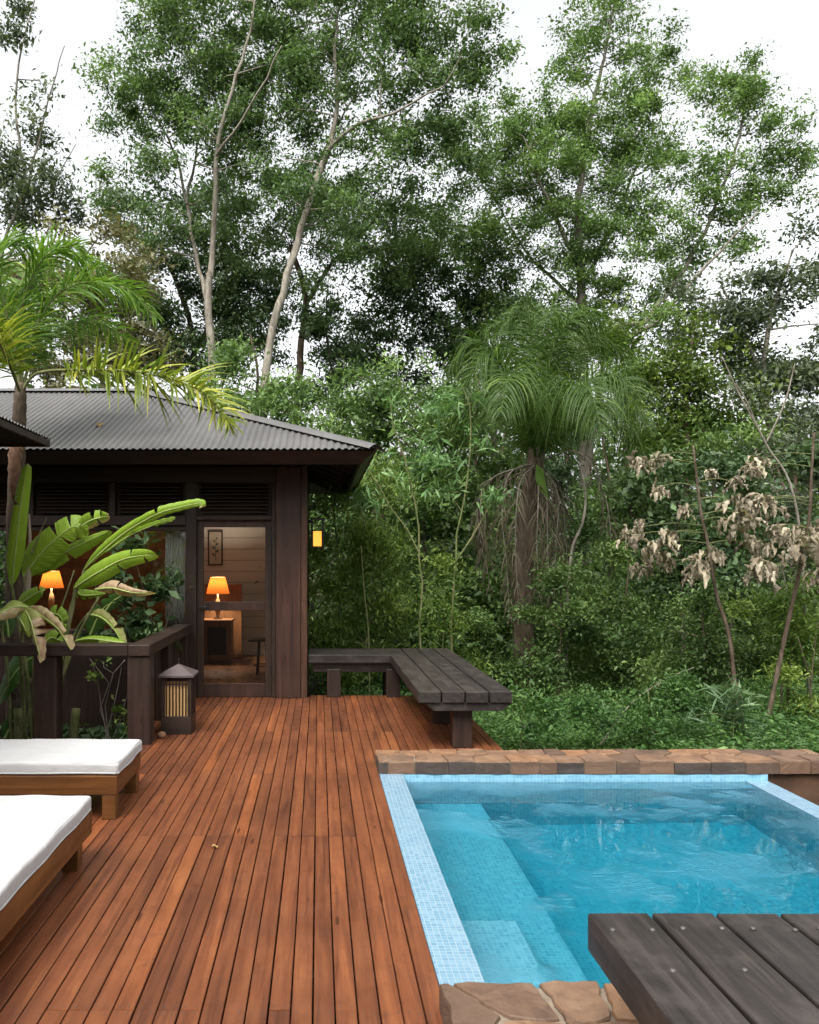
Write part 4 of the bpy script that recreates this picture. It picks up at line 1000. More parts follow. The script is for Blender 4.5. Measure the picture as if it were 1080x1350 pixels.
tree('dark dense tree filling the gap behind the forked pale trunk', 'tree', TG, 25,
     [([(250, 720), (252, 540), (256, 460), (240, 390), (215, 330)], .2, .06), ([(254, 470), (290, 400), (320, 340)], .09, .03), ([(253, 480), (200, 410), (165, 370)], .08, .02)],
     [(175, 275, 45, 50), (220, 320, 60, 50), (190, 370, 55, 45), (255, 390, 60, 50), (310, 370, 50, 50), (300, 290, 60, 50), (230, 440, 60, 40), (330, 440, 45, 45), (280, 470, 50, 40), (345, 365, 40, 45), (340, 405, 38, 40), (200, 460, 60, 40), (270, 345, 50, 45), (150, 430, 50, 40), (310, 420, 45, 40)],
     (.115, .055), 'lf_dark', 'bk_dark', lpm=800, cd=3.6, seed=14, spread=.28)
tree('tallest broad tree with airy crown standing behind the pool palm', 'tree', TG, 22,
     [([(772, 720), (770, 500), (768, 420), (764, 350), (760, 270)], .2, .10), ([(760, 272), (778, 160), (800, 60), (815, -20)], .09, .02), ([(764, 350), (720, 260, -.6), (690, 180, -1)], .07, .02), ([(766, 380), (810, 290, .8), (850, 190, 1)], .07, .02), ([(767, 400), (700, 340, 1), (650, 260, 1.5)], .06, .015)],
     [(760, 70, 40, 55), (815, 30, 55, 50), (860, 80, 45, 55), (690, 150, 55, 65), (745, 160, 50, 50), (810, 140, 65, 60), (870, 170, 45, 45, 0, .8), (650, 230, 50, 60, 0, .8), (715, 250, 60, 60), (790, 230, 60, 55), (850, 240, 45, 40, 0, .7), (640, 320, 55, 45), (710, 340, 60, 50), (780, 330, 60, 60), (720, 410, 60, 45), (790, 410, 50, 45), (830, -40, 60, 40), (840, 300, 50, 50), (610, 200, 40, 50, 0, .7), (690, 210, 60, 60), (840, 370, 45, 45), (770, 290, 60, 50), (600, 290, 45, 50, 0, .7), (820, 190, 55, 50), (560, 320, 45, 45, 1, .6), (880, 420, 45, 40, 1, .6), (650, 440, 45, 40, 1, .7)],
     LF, 'lf_fresh', 'bk_grey', lpm=1080, cd=5.4, seed=15, spread=.21, jit=.17)
tree('tree on a long slanting trunk leaning out past the dried shrubs', 'tree', TG, 20,
     [([(740, 600), (800, 466), (850, 425), (892, 370), (926, 310), (952, 250), (975, 180), (986, 110)], .13, .02), ([(812, 455), (862, 425, -.4), (905, 380, -.6), (950, 330, -.8), (1000, 280, -1)], .075, .015)],
     [(990, 105, 35, 45), (945, 150, 40, 50), (1005, 165, 42, 50), (935, 225, 50, 45), (1010, 235, 48, 45), (975, 285, 55, 40), (900, 280, 50, 40), (880, 340, 50, 40, 0, .7), (935, 350, 45, 35, 0, .6), (1035, 190, 25, 40)],
     LF, 'lf_fresh', 'bk_grey', lpm=1080, cd=5.4, seed=16, spread=.21, jit=.17, start=.35)
tree('dark shady tree between the leaning pale trunk and the pool palm', 'tree', TG, 24,
     [([(655, 720), (648, 510), (622, 440), (598, 385)], .15, .06), ([(640, 490), (585, 430), (540, 380)], .07, .02)],
     [(600, 345, 50, 40), (550, 380, 55, 45), (500, 380, 45, 45), (520, 440, 55, 45), (590, 420, 50, 45), (640, 400, 45, 45), (660, 460, 40, 40), (480, 440, 40, 40), (570, 490, 60, 40), (525, 345, 45, 40), (610, 470, 50, 40), (555, 440, 50, 40), (470, 490, 40, 35), (640, 350, 45, 40)],
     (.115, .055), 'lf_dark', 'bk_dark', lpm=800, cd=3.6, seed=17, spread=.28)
tree('slim dark tree in the bright gap above the roof end', 'tree', TG, 21,
     [([(440, 700), (438, 540), (432, 440), (430, 390)], .10, .02)],
     [(430, 430, 26, 38), (442, 490, 32, 32), (420, 530, 35, 28), (460, 470, 22, 26)],
     (.14, .05), 'lf_dark', 'bk_dark', lpm=1080, cd=5.4, seed=18, spread=.21, jit=.17)
tree('thin twiggy tree at the sky gap beyond the palm over the roof', 'tree', TG, 22,
     [([(-40, 640), (0, 360), (35, 250), (60, 150), (85, 60)], .13, .012), ([(10, 340), (60, 260), (100, 190)], .05, .01), ([(35, 250), (20, 120), (40, 20), (60, -40)], .05, .01), ([(0, 360), (-30, 200), (0, 60)], .05, .01)],
     [(30, 215, 50, 45), (70, 270, 40, 35), (10, 270, 45, 40), (40, 160, 45, 40, 0, .45), (85, 220, 25, 45, 0, .3), (30, 80, 50, 60, 0, .22), (0, 20, 40, 50, 0, .2), (20, 320, 50, 30)],
     (.13, .06), 'lf_grey', 'bk_grey', lpm=560, cd=3.2, seed=19, spread=.27)
tree('greyish tree at the pool end with thin pale twigs', 'tree', TG, 17,
     [([(1030, 760), (1018, 600), (1008, 480), (1020, 400), (1045, 330)], .13, .03), ([(1010, 500), (970, 420), (950, 370)], .05, .015)],
     [(1000, 415, 48, 38), (1050, 390, 45, 40), (955, 440, 40, 40), (1020, 480, 60, 45), (1075, 460, 40, 50), (960, 510, 50, 35), (1075, 300, 22, 45, 0, .6), (1050, 540, 55, 40), (965, 370, 28, 35, 0, .5), (930, 400, 40, 40, 1, .8), (985, 460, 45, 40, 1), (1060, 350, 35, 35, 0, .7), (905, 440, 40, 35, 1, .8), (1040, 590, 50, 40)],
     (.10, .05), 'lf_grey', 'bk_grey', lpm=950, cd=3.6, seed=20, spread=.26)
tree('yellow-green bushy tree above the slanting trunk foot', 'tree', TG, 17,
     [([(900, 760), (905, 600), (908, 500), (912, 450)], .1, .03)],
     [(880, 470, 45, 35), (935, 450, 40, 35), (915, 510, 60, 40), (865, 530, 50, 40), (950, 540, 50, 40), (900, 570, 60, 40), (840, 480, 45, 40, 1), (985, 500, 45, 40, 1), (820, 440, 40, 35, 1, .8)],
     (.10, .05), 'lf_yel', 'bk_brown', lpm=950, cd=3.6, seed=21, spread=.28)
tree('fresh green feathery tree rising over the roof hip', 'tree', TG, 16.5,
     [([(345, 760), (342, 600), (338, 500), (330, 440)], .09, .02)],
     [(335, 480, 42, 36), (378, 520, 38, 32), (300, 500, 42, 32), (345, 545, 60, 35), (410, 555, 35, 28), (285, 545, 45, 30)],
     (.11, .045), 'lf_fresh', 'bk_brown', lpm=950, cd=3.6, seed=22, spread=.26, droop=.7)
tree('pale dry-looking tree behind the palm over the cabin roof', 'tree', TG, 18,
     [([(140, 760), (138, 560), (130, 470), (125, 400), (110, 340)], .12, .03), ([(135, 500), (165, 440), (185, 390)], .05, .015)],
     [(100, 345, 50, 40), (150, 380, 45, 45), (80, 420, 60, 45), (150, 450, 50, 45), (40, 380, 50, 50), (100, 490, 70, 40), (20, 460, 50, 50), (175, 340, 35, 40), (190, 480, 40, 40)],
     (.11, .05), 'lf_dry', 'bk_grey', lpm=1080, cd=5.4, seed=23, spread=.21, jit=.17)

MG = 'middle-height trees at the forest edge'
def mid(label, Y, px, py0, blobs, mat, seed, lpm=980, leaf=(.12, .034), bark='bk_brown', **k):
    tree(label, 'tree', MG, Y, [([(px, 800), (px + 3, 700), (px - 4, 600), (px + 2, py0)], .09, .03), ([(px + 2, 690), (px + 30, 600), (px + 45, py0 + 20)], .05, .015), ([(px, 700), (px - 30, 610), (px - 40, py0 + 30)], .05, .015)], blobs, leaf, mat, bark, lpm=lpm, cd=4.6, seed=seed, spread=.23, **k)
mid('mid-green tree crown just beyond the roof corner', 17, 500, 520, [(480, 520, 45, 36), (530, 490, 45, 36), (455, 570, 45, 40), (510, 570, 50, 40), (560, 545, 45, 40), (470, 630, 50, 40), (530, 630, 50, 40), (430, 610, 30, 40), (440, 690, 40, 45), (500, 700, 50, 45)], 'lf_fresh', 81)
mid('deep green tree between the light sapling and the shaggy palm', 17.5, 630, 500, [(600, 500, 45, 40), (650, 510, 45, 40), (590, 570, 50, 45), (640, 580, 45, 45), (560, 640, 50, 45), (620, 650, 50, 45), (660, 690, 45, 45), (600, 720, 55, 45), (560, 770, 50, 45), (640, 780, 55, 45)], 'lf_under', 82)
mid('fresh green tree beside the crown of the shaggy palm', 18, 830, 480, [(800, 470, 45, 36), (845, 450, 40, 36), (790, 530, 50, 40), (850, 520, 50, 42), (820, 590, 55, 45), (870, 590, 45, 42), (790, 650, 50, 45), (850, 670, 55, 50), (800, 720, 50, 50)], 'lf_fresh', 83)
mid('dull green tree behind the two withered plants', 16, 940, 600, [(900, 600, 45, 40), (950, 590, 45, 36), (990, 610, 40, 36), (910, 660, 50, 40), (970, 670, 50, 40), (900, 730, 55, 45), (960, 740, 55, 45), (1010, 700, 45, 45), (870, 790, 50, 40), (940, 800, 60, 40)], 'lf_under', 84)
mid('dusky tree at the pool end behind the leaning withered plant', 15, 1050, 580, [(1030, 580, 45, 36), (1075, 590, 40, 40), (1040, 640, 45, 40), (1080, 660, 40, 45), (1030, 710, 50, 45), (1080, 740, 45, 50), (1040, 790, 55, 45)], 'lf_grey', 85)
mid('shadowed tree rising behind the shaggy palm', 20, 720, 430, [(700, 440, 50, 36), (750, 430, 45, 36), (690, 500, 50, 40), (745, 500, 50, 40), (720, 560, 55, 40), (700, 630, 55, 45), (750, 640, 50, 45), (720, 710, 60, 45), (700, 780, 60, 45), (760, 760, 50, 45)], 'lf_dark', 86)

# ------------------------------------------------------------------ the mass of forest further back, one dense body of trunks and leaves
def forest(name, label, box, n_stems, n_clumps, per, leaf, seed, hfun, mat='lf_under'):
    rng = np.random.default_rng(seed); x0, x1, y0, y1 = box; lv = Leaves()
    root = thing(name, ((x0 + x1) / 2, (y0 + y1) / 2, 0), label, 'forest'); root['kind'] = 'stuff'
    tb = MB()
    for i in range(n_stems):
        x, y = rng.uniform(x0, x1), rng.uniform(y0, y1); h = hfun(x, y) * rng.uniform(.6, 1.0); g = ground_z(x, y) - .1
        tb.tube(spline([(x, y, g), (x + rng.normal() * .3, y, g + h * .5), (x + rng.normal() * .8, y + rng.normal() * .4, g + h)], n=3), np.linspace(.11, .03, 7), 5, cap=False)
    if n_stems: tb.build('trunks', M['bk_dark'], root)['kind'] = 'stuff'
    for i in range(n_clumps):
        x, y = rng.uniform(x0, x1), rng.uniform(y0, y1); h = hfun(x, y); z = ground_z(x, y) + h * rng.uniform(0, 1) ** .8
        pos = np.array((x, y, z)) + rng.normal(size=(per, 3)) * np.array((.8, .6, .5)) * rng.uniform(.6, 1.2) * (1 if leaf[0] > .2 else .6)
        lv.put(rng, pos, per, leaf[0], leaf[1], rnd=np.clip(rng.normal(.4 + rng.normal() * .22, .2, per), 0, 1))
    lv.build('foliage', M[mat], root)['kind'] = 'stuff'
def h_back(x, y):
    px = VX + x * F / y
    return 6.6 + 1.1 * math.sin(px * .021) + .8 * math.sin(px * .057 + 2) - (2.2 if 335 < px < 470 else 0) - (1.0 if px > 930 else 0)
forest('far_forest', 'dense dark forest mass closing the view behind the nearer trees', (-19, 24, 27, 33), 60, 1500, 46, (.24, .13), 31, h_back)
forest('undergrowth', 'dense leafy undergrowth filling the forest floor behind the shrubs', (0.3, 15, 13, 22), 0, 1500, 60, (.12, .055), 33, lambda x, y: 1.5 + .8 * math.sin(x * 1.9 + y))
forest('forest_behind_viewer', 'forest mass facing the cabin across the deck, mirrored in its window', (-22, 16, -14, -9), 34, 900, 44, (.34, .2), 32, lambda x, y: 11.0 + 1.5 * math.sin(x * .7))

# ------------------------------------------------------------------ palms
def frond(pts, L, w, rng, n=70, t0=.18, droop=.5, plume=.45, rad=.016, prof=None, stiff=.5, kink=0.0, keep=1.0):
    """leaf arrays of one frond: (rachis MB call data, leaflet verts, faces, rnd)"""
    sp = spline(pts, n=14); k = len(sp)
    seg = np.linalg.norm(np.diff(sp, axis=0), axis=1); cum = np.concatenate([[0], np.cumsum(seg)]); tot = cum[-1]
    V, Fc, Rn = [], [], []
    for i in range(n):
        f = t0 + (1 - t0) * (i + rng.uniform(-.3, .3)) / n; f = min(max(f, 0), .995)
        s_ = f * tot; j = min(np.searchsorted(cum, s_) - 1, k - 2); j = max(j, 0); q = (s_ - cum[j]) / seg[j]
        p = sp[j] + (sp[j + 1] - sp[j]) * q; T = (sp[j + 1] - sp[j]) / seg[j]
        sd = np.cross(T, (0, 0, 1.0))
        if np.linalg.norm(sd) < .15: sd = np.cross(T, (0, 1.0, 0))
        sd /= np.linalg.norm(sd); up = np.cross(sd, T)
        g = (f - t0) / (1 - t0); ln = L * (math.sin(math.pi * (0.12 + .83 * g)) ** .7 if prof is None else prof(g))
        for sgn in (-1, 1):
            if rng.uniform() > keep: continue
            l = ln * rng.uniform(.8, 1.15); d = T * (stiff + .45 * g) + sd * sgn * .85 + up * rng.normal(.12, plume); d /= np.linalg.norm(d)
            cur, pv = p.copy(), []; ww = np.cross(d, T + up * .3 + 1e-4); ww = np.cross(d, sd * 0 + np.cross(T, d) + rng.normal(size=3) * .25); ww /= np.linalg.norm(ww) + 1e-9
            b = len(V); m = 4
            for q2 in range(m + 1):
                wq = w * (0.55, 1.0, .85, .5, .06)[q2] * .5
                V.append(cur + ww * wq); V.append(cur - ww * wq)
                d = d + np.array((0, 0, -1.0)) * droop * (.25 + .3 * q2) * .5 + rng.normal(size=3) * kink; d /= np.linalg.norm(d); cur = cur + d * l / m
            r_ = rng.normal(.45, .2)
            for q2 in range(m): Fc.append((b + 2 * q2, b + 2 * q2 + 1, b + 2 * q2 + 3, b + 2 * q2 + 2)); Rn.append(min(1, max(0, r_)))
    return sp, np.array(V), np.array(Fc), Rn
def build_frond(name, root, pts, L, w, rng, mat, rmat, rad=.018, **k):
    sp, V, Fc, Rn = frond(pts, L, w, rng, **k)
    o = link(name, mesh_arrays(name, V - BASE[root], Fc, Rn), M[mat], root)
    m = MB(); m.tube(sp, np.linspace(rad, rad * .25, len(sp)), 6); m.build('stem', M[rmat], o, smooth=True)
    return o
def palm_roof():
    Y = 8.45; rng = np.random.default_rng(5)
    base = P(22, 900, Y); base[2] = GROUND_Z
    root = thing('palm_tree', base, 'feathery yellow-green palm arching over the cabin roof beside the banana plant', 'palm')
    m = MB(); tr = spline([(base[0], Y, GROUND_Z - .1), P(20, 720, Y), P(23, 600, Y), P(26, 540, Y), P(27, 505, Y)], n=8)
    m.tube(tr, np.interp(np.arange(len(tr)), [0, 12, 24, 28, len(tr) - 1], [.11, .085, .07, .062, .05]) + 0.004 * np.sin(np.arange(len(tr)) * 2.1), 12); m.build('trunk', M['bk_brown'], root, smooth=True)
    c = P(27, 512, Y)
    def q(*p): return [c + np.array((0, 0, -.05))] + [P(a, b, Y + d) for a, b, d in p]
    K = dict(L=.55, w=.022, n=104, rmat='bk_green')
    def fr(pts, mat, **k): d = dict(K); d.update(k); build_frond('frond', root, pts, rng=rng, mat=mat, **d)
    fr(q((50, 492, -.1), (110, 488, -.3), (190, 492, -.5), (262, 514, -.7), (304, 560, -.9)), 'lf_palmy', L=.56, droop=.32, t0=.24, n=120, plume=.6, w=.027)
    fr(q((32, 470, 0), (50, 425, .1), (80, 385, .2), (125, 372, .3), (175, 385, .4), (205, 420, .4)), 'lf_palm', droop=.6)
    fr(q((28, 450, .2), (25, 390, .4), (45, 345, .6), (95, 335, .8), (145, 362, .9)), 'lf_palm', droop=.65)
    fr(q((20, 460, -.1), (5, 400, -.2), (-10, 350, -.2), (5, 318, -.1), (40, 322, 0)), 'lf_palm', droop=.5)
    fr(q((15, 465, .3), (-15, 420, .5), (-60, 390, .7), (-110, 410, .9)), 'lf_palm', droop=.6)
    fr(q((12, 480, -.4), (-5, 445, -.7), (-30, 425, -1.0), (-70, 440, -1.3)), 'lf_palmy', droop=.6)
    fr(q((35, 455, .6), (60, 400, 1.1), (100, 370, 1.5), (150, 378, 1.8), (185, 410, 2.0)), 'lf_palm', droop=.6)
    fr(q((24, 440, .1), (40, 370, .2), (70, 330, .2), (110, 325, .3)), 'lf_palm', droop=.55)
    fr(q((45, 470, .4), (85, 430, .8), (130, 425, 1.2), (170, 450, 1.5)), 'lf_palm', droop=.7)
    fr(q((10, 470, 0), (-20, 400, 0), (-50, 370, 0), (-90, 380, 0)), 'lf_palm', droop=.6)
    m = MB(); pts = spline([P(26, 583, Y - .12), P(20, 600, Y - .16), P(19, 640, Y - .17), P(22, 672, Y - .16)], n=6)
    m.tube(pts, np.interp(np.arange(len(pts)), [0, 4, 9, 14, len(pts) - 1], [.02, .075, .06, .045, .012]) * (1 + .15 * np.sin(np.arange(len(pts)) * 2.3)), 7)
    m.build('dead_sheath', plain('dead_sheath', (.17, .095, .06), .8, .2, 0, .5, 14, .01), root, smooth=True)
palm_roof()
def palm_pool():
    Y = 13.0; rng = np.random.default_rng(8)
    base = P(694, 900, Y); base[2] = ground_z(base[0], Y)
    root = thing('palm_tree', base, 'shaggy palm with hanging brown dead fronds behind the pool', 'palm')
    m = MB(); tr = spline([base - (0, 0, .1), P(690, 790, Y), P(694, 700, Y), P(702, 640, Y), P(708, 590, Y)], n=8)
    m.tube(tr, np.linspace(.17, .13, len(tr)) + .008 * np.sin(np.arange(len(tr)) * 1.9), 12); m.build('trunk', M['bk_brown'], root, smooth=True)
    c = P(708, 610, Y)
    def q(*p): return [c] + [P(a, b, Y + d) for a, b, d in p]
    K = dict(L=.88, w=.017, n=150, rmat='lf_palmd', rad=.022, t0=.10)
    def fr(pts, mat, **k): d = dict(K); d.update(k); build_frond(d.pop('nm', 'frond'), root, pts, rng=rng, mat=mat, **d)
    for p in (((690, 560, 0), (655, 470, .2), (620, 450, .3), (590, 490, .4)), ((735, 545, .1), (760, 455, .2), (790, 440, .3), (822, 470, .4)), ((715, 540, -.3), (730, 460, -.5), (755, 420, -.6), (790, 420, -.6)), ((700, 530, .3), (690, 460, .6), (672, 425, .8), (640, 430, .9)),
              ((735, 550, -.5), (780, 500, -1.0), (820, 500, -1.4), (850, 560, -1.7)), ((745, 570, .2), (790, 540, .4), (830, 560, .6), (855, 620, .7)),
              ((685, 540, -.3), (660, 480, -.6), (635, 470, -.8), (612, 515, -.9)), ((680, 560, .4), (645, 520, .7), (620, 530, .9), (605, 575, 1.0)), ((722, 530, -.2), (745, 440, -.3), (770, 405, -.3), (800, 420, -.3)), ((705, 520, -.2), (700, 440, -.3), (690, 405, -.3), (668, 420, -.3)),
              ((712, 520, .5), (712, 440, 1.0), (725, 405, 1.3), (750, 410, 1.5)), ((695, 545, -.9), (680, 500, -1.8), (670, 500, -2.4), (660, 545, -2.8)),
              ((730, 545, -.9), (760, 510, -1.7), (780, 520, -2.2), (795, 575, -2.5)), ((725, 530, .8), (765, 460, 1.6), (805, 455, 2.0), (835, 500, 2.2))):
        fr(q(*p), 'lf_palmd', droop=1.45, plume=.7, kink=.04)
    for p in (((755, 595, -.3), (785, 620, -.5), (803, 680, -.6), (806, 760, -.6)), ((672, 625, -.4), (662, 680, -.55), (668, 740, -.6), (672, 820, -.6)), ((650, 650, .2), (640, 700, .3), (645, 780, .3)),
              ((720, 650, -.5), (722, 720, -.6), (725, 800, -.6)), ((738, 640, .1), (745, 700, .1), (750, 770, .1)), ((685, 640, -.6), (680, 720, -.7), (684, 800, -.7)), ((710, 650, -.55), (708, 720, -.65), (712, 790, -.66)), ((735, 650, -.3), (733, 720, -.4), (730, 800, -.4)), ((650, 630, -.1), (630, 670, -.1), (640, 750, -.1))):
        fr(q(*p), 'lf_dead', nm='dead_frond', rmat='bk_grey', L=.48, w=.018, droop=1.7, plume=.4, stiff=1.0, n=62, keep=.6, kink=.14, rad=.014)
    m = MB(); m.add([P(*v) for v in ((707, 612, Y - .45), (716, 618, Y - .5), (722, 650, Y - .52), (728, 678, Y - .5), (716, 655, Y - .48), (706, 632, Y - .46))], [(0, 1, 2, 5), (5, 2, 3, 4)])
    bx = m.build('spathe', M['lf_palm'], root); so = bx.modifiers.new('t', 'SOLIDIFY'); so.thickness = .02
palm_pool()

# ------------------------------------------------------------------ banana plant beside the cabin window
def banana_mat(name, g1, g2, rib):
    m = N(name)
    u, v = m.attr('lu'), m.attr('lv')
    st = m.n('CombineXYZ'); m.l(m.math('MULTIPLY', v, 55.0), st.inputs[0]); m.l(m.math('MULTIPLY', m.math('ABSOLUTE', u), 3.0), st.inputs[1])
    # side veins slant away from the midrib
    sv = m.math('SINE', m.math('ADD', m.math('MULTIPLY', v, 150.0), m.math('MULTIPLY', m.math('ABSOLUTE', u), -16.0)))
    n_ = m.noise(m.coord(), 9, 4, .6)
    c = m.mix(n_, g1, g2); c = m.mix(m.math('MULTIPLY', m.math('ADD', sv, 1.0), .10), c, rib)
    c = m.mix(m.attr('brown'), c, m.ramp(m.noise(m.coord(), 16, 5, .7), [(.3, (.2, .1, .05)), (.55, (.44, .32, .19)), (.75, (.6, .51, .38))]))
    m.col(c); m.rough(.46); m.spec(.32); m.bump(sv, .0012, .7)
    t = m.n('BsdfTranslucent'); ms = m.n('MixShader'); ms.inputs[0].default_value = .3
    m.l(m.mix(1.0, c, (1.3, 1.35, .5), 'MULTIPLY'), t.inputs['Color'])
    m.l(m.p.outputs[0], ms.inputs[1]); m.l(t.outputs[0], ms.inputs[2]); m.l(ms.outputs[0], m.out.inputs['Surface'])
    return m.m
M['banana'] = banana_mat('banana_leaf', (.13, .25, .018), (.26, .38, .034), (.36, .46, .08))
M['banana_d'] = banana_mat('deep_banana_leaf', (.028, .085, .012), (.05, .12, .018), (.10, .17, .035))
M['rib'] = plain('pale_midrib', (.30, .38, .11), .5, .3, 0, .15)
def banana():
    Y = 7.9; rng = np.random.default_rng(21)
    base = P(45, 950, Y); base[2] = ground_z(base[0], Y)
    root = thing('banana_plant', base, 'bright green banana plant with some withered tan leaves inside the railing', 'plant')
    def pt(x, y, d=0): return P(x / 3.376, 580 + y / 3.376, Y + d)                 # positions read off an enlargement of the photograph
    def leaf(cl, w, roll=0, fold=.25, tears=(), brown=None, mat='banana', n=10, tip=.9, curl=0.0, tail=.6):
        tears = tuple(tears) + tuple((int(rng.choice((-1, 1))), float(rng.uniform(.3, .85))) for _ in range(rng.integers(1, 4)))
        sp = spline([pt(*c) for c in cl], n=n); k = len(sp); nu = 5; us = np.linspace(0, 1, nu + 1)
        T = np.gradient(sp, axis=0); T /= np.linalg.norm(T, axis=1, keepdims=True)
        V, Fc, LU, LV, BR = [], [], [], [], []
        for sgn in (-1, 1):
            rows, off = [], rng.normal() * .012
            brk = [int(t * k) for s_, t in tears if s_ == sgn]
            for i in range(k):
                f = i / (k - 1); ww = w * .88 / 3.376 * Y / F * .5 * (min(1, f / .22) ** .55) * (max(0.0, 1 - f) ** tail if f > .35 else .65 ** tail + (1 - .65 ** tail) * 0) * (1.15 if f < .6 else 1.15)
                a = np.cross(T[i], (0, 1.0, 0)); a /= np.linalg.norm(a) + 1e-9; b = np.cross(T[i], a); rr_ = roll + curl * f
                lat = (math.cos(rr_) * a + math.sin(rr_) * b) * sgn; nor = np.cross(T[i], lat) * sgn
                def ring(o_, sh):
                    b0 = len(V)
                    for u in us:
                        V.append(sp[i] + lat * ww * u * math.cos(fold * u) - nor * ww * (math.sin(fold) * u * u + .0) + nor * .006 * math.sin(i * 1.9 + sgn) * u + T[i] * (sh * u + .12 * ww * u) + nor * o_ * u)
                        LU.append(u * sgn); LV.append(f); BR.append(0 if brown is None else min(1, max(0, brown(f, u * sgn))))
                    return b0
                if i in brk:
                    rows.append((ring(off, -.02), None)); off = rng.normal() * .03; rows.append((ring(off, .025), 'cut'))
                else: rows.append((ring(off, 0), None))
            for (r0, c0), (r1, c1) in zip(rows[:-1], rows[1:]):
                if c1 == 'cut': continue
                for j in range(nu): Fc.append((r0 + j, r0 + j + 1, r1 + j + 1, r1 + j) if sgn > 0 else (r0 + j + 1, r0 + j, r1 + j, r1 + j + 1))
        me = mesh_arrays('leaf', np.array(V) - BASE[root], np.array(Fc), np.full(len(Fc), .5))
        for nm, d in (('lu', LU), ('lv', LV), ('brown', BR)): me.attributes.new(nm, 'FLOAT', 'POINT').data.foreach_set('value', np.array(d, np.float32))
        o = link('leaf', me, M[mat], root, smooth=True)
        m = MB(); m.tube(sp, np.linspace(.011, .002, k), 6); m.build('midrib', M['rib'], o, smooth=True)
    tan = lambda f, u: 1.0
    leaf([(52, 650, .1), (70, 480, .05), (95, 270, 0), (122, 105, -.05)], 92, .25, .5, tail=.25, brown=lambda f, u: (f - .97) * 30)
    leaf([(105, 610, 0), (170, 520, -.05), (250, 440, -.1), (330, 385, -.1), (385, 430, -.05)], 165, .15, .35, tears=((-1, .55), (1, .7)), tail=.35)
    leaf([(150, 600, .1), (260, 520, .05), (380, 455, 0), (490, 405, -.05)], 105, -.35, .5, tail=.5)
    leaf([(345, 395, -.05), (400, 360, -.08), (450, 345, -.1), (488, 340, -.12)], 90, .3, .4, brown=lambda f, u: .9 if u < -.55 or f > .93 else 0, tail=.4)
    leaf([(372, 580, -.1), (440, 510, -.2), (560, 410, -.3), (700, 330, -.45), (800, 300, -.5), (890, 282, -.55), (900, 300, -.55)], 66, .55, .7, tail=.35, brown=lambda f, u: (f - .9) * 9, tears=((1, .5),), n=8)
    leaf([(470, 500, -.1), (570, 430, -.2), (680, 380, -.3), (780, 345, -.4)], 42, .9, .6, tail=.5)
    leaf([(330, 660, -.2), (420, 600, -.3), (540, 535, -.4), (640, 515, -.5), (702, 514, -.55)], 120, -.1, .5, tears=((1, .6), (-1, .75)), tail=.5)
    leaf([(335, 660, 0), (360, 690, 0), (420, 690, 0), (470, 685, 0)], 70, .2, .4, tail=.5)
    leaf([(425, 665, -.3), (500, 660, -.4), (590, 680, -.45), (695, 682, -.5)], 105, .1, .7, brown=tan, tail=.7)
    leaf([(75, 740, -.2), (120, 710, -.25), (165, 680, -.3), (200, 668, -.32)], 90, .1, .4, tail=.5)
    leaf([(130, 745, -.7), (70, 742, -.85), (10, 765, -.95), (-40, 800, -1.0)], 105, .5, .7, brown=lambda f, u: .85 if u > -.1 else .25, tail=.4)
    leaf([(110, 748, -.7), (138, 810, -.9), (158, 890, -.95), (185, 990, -.95)], 125, .35, .9, brown=lambda f, u: 1 if f > .3 else .45, tail=.45, tears=((1, .6),))
    leaf([(125, 745, -.7), (195, 790, -.88), (262, 845, -.93), (315, 935, -.95)], 98, .5, .8, brown=lambda f, u: .9 if u > 0 or f > .7 else .2, tail=.5)
    leaf([(60, 760, -.6), (90, 800, -.8), (112, 840, -.86), (130, 880, -.86)], 85, .2, .5, brown=lambda f, u: .15, tail=.5)
    leaf([(215, 790, -.1), (250, 775, -.12), (275, 800, -.12), (285, 880, -.12)], 95, .1, .4, tail=.4)
    leaf([(390, 775, -.15), (450, 790, -.2), (505, 840, -.25), (550, 915, -.28)], 85, .4, .7, brown=lambda f, u: .5 if u > .2 else .12, tail=.5)
    leaf([(560, 905, -.3), (480, 895, -.3), (400, 885, -.3), (330, 895, -.3)], 62, .2, .6, tail=.5)
    leaf([(200, 900, -.1), (230, 880, -.1), (260, 890, -.1), (300, 900, -.1)], 80, .2, .4, tail=.5)
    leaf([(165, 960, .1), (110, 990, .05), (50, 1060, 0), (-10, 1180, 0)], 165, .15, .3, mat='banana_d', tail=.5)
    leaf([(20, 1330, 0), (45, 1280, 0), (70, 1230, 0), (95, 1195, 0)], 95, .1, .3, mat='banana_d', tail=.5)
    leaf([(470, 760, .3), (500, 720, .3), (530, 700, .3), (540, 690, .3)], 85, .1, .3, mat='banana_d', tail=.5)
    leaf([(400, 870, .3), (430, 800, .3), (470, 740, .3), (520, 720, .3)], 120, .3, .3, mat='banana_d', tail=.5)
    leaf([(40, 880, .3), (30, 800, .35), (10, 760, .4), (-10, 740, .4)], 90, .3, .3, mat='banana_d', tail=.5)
    bz = GROUND_Z
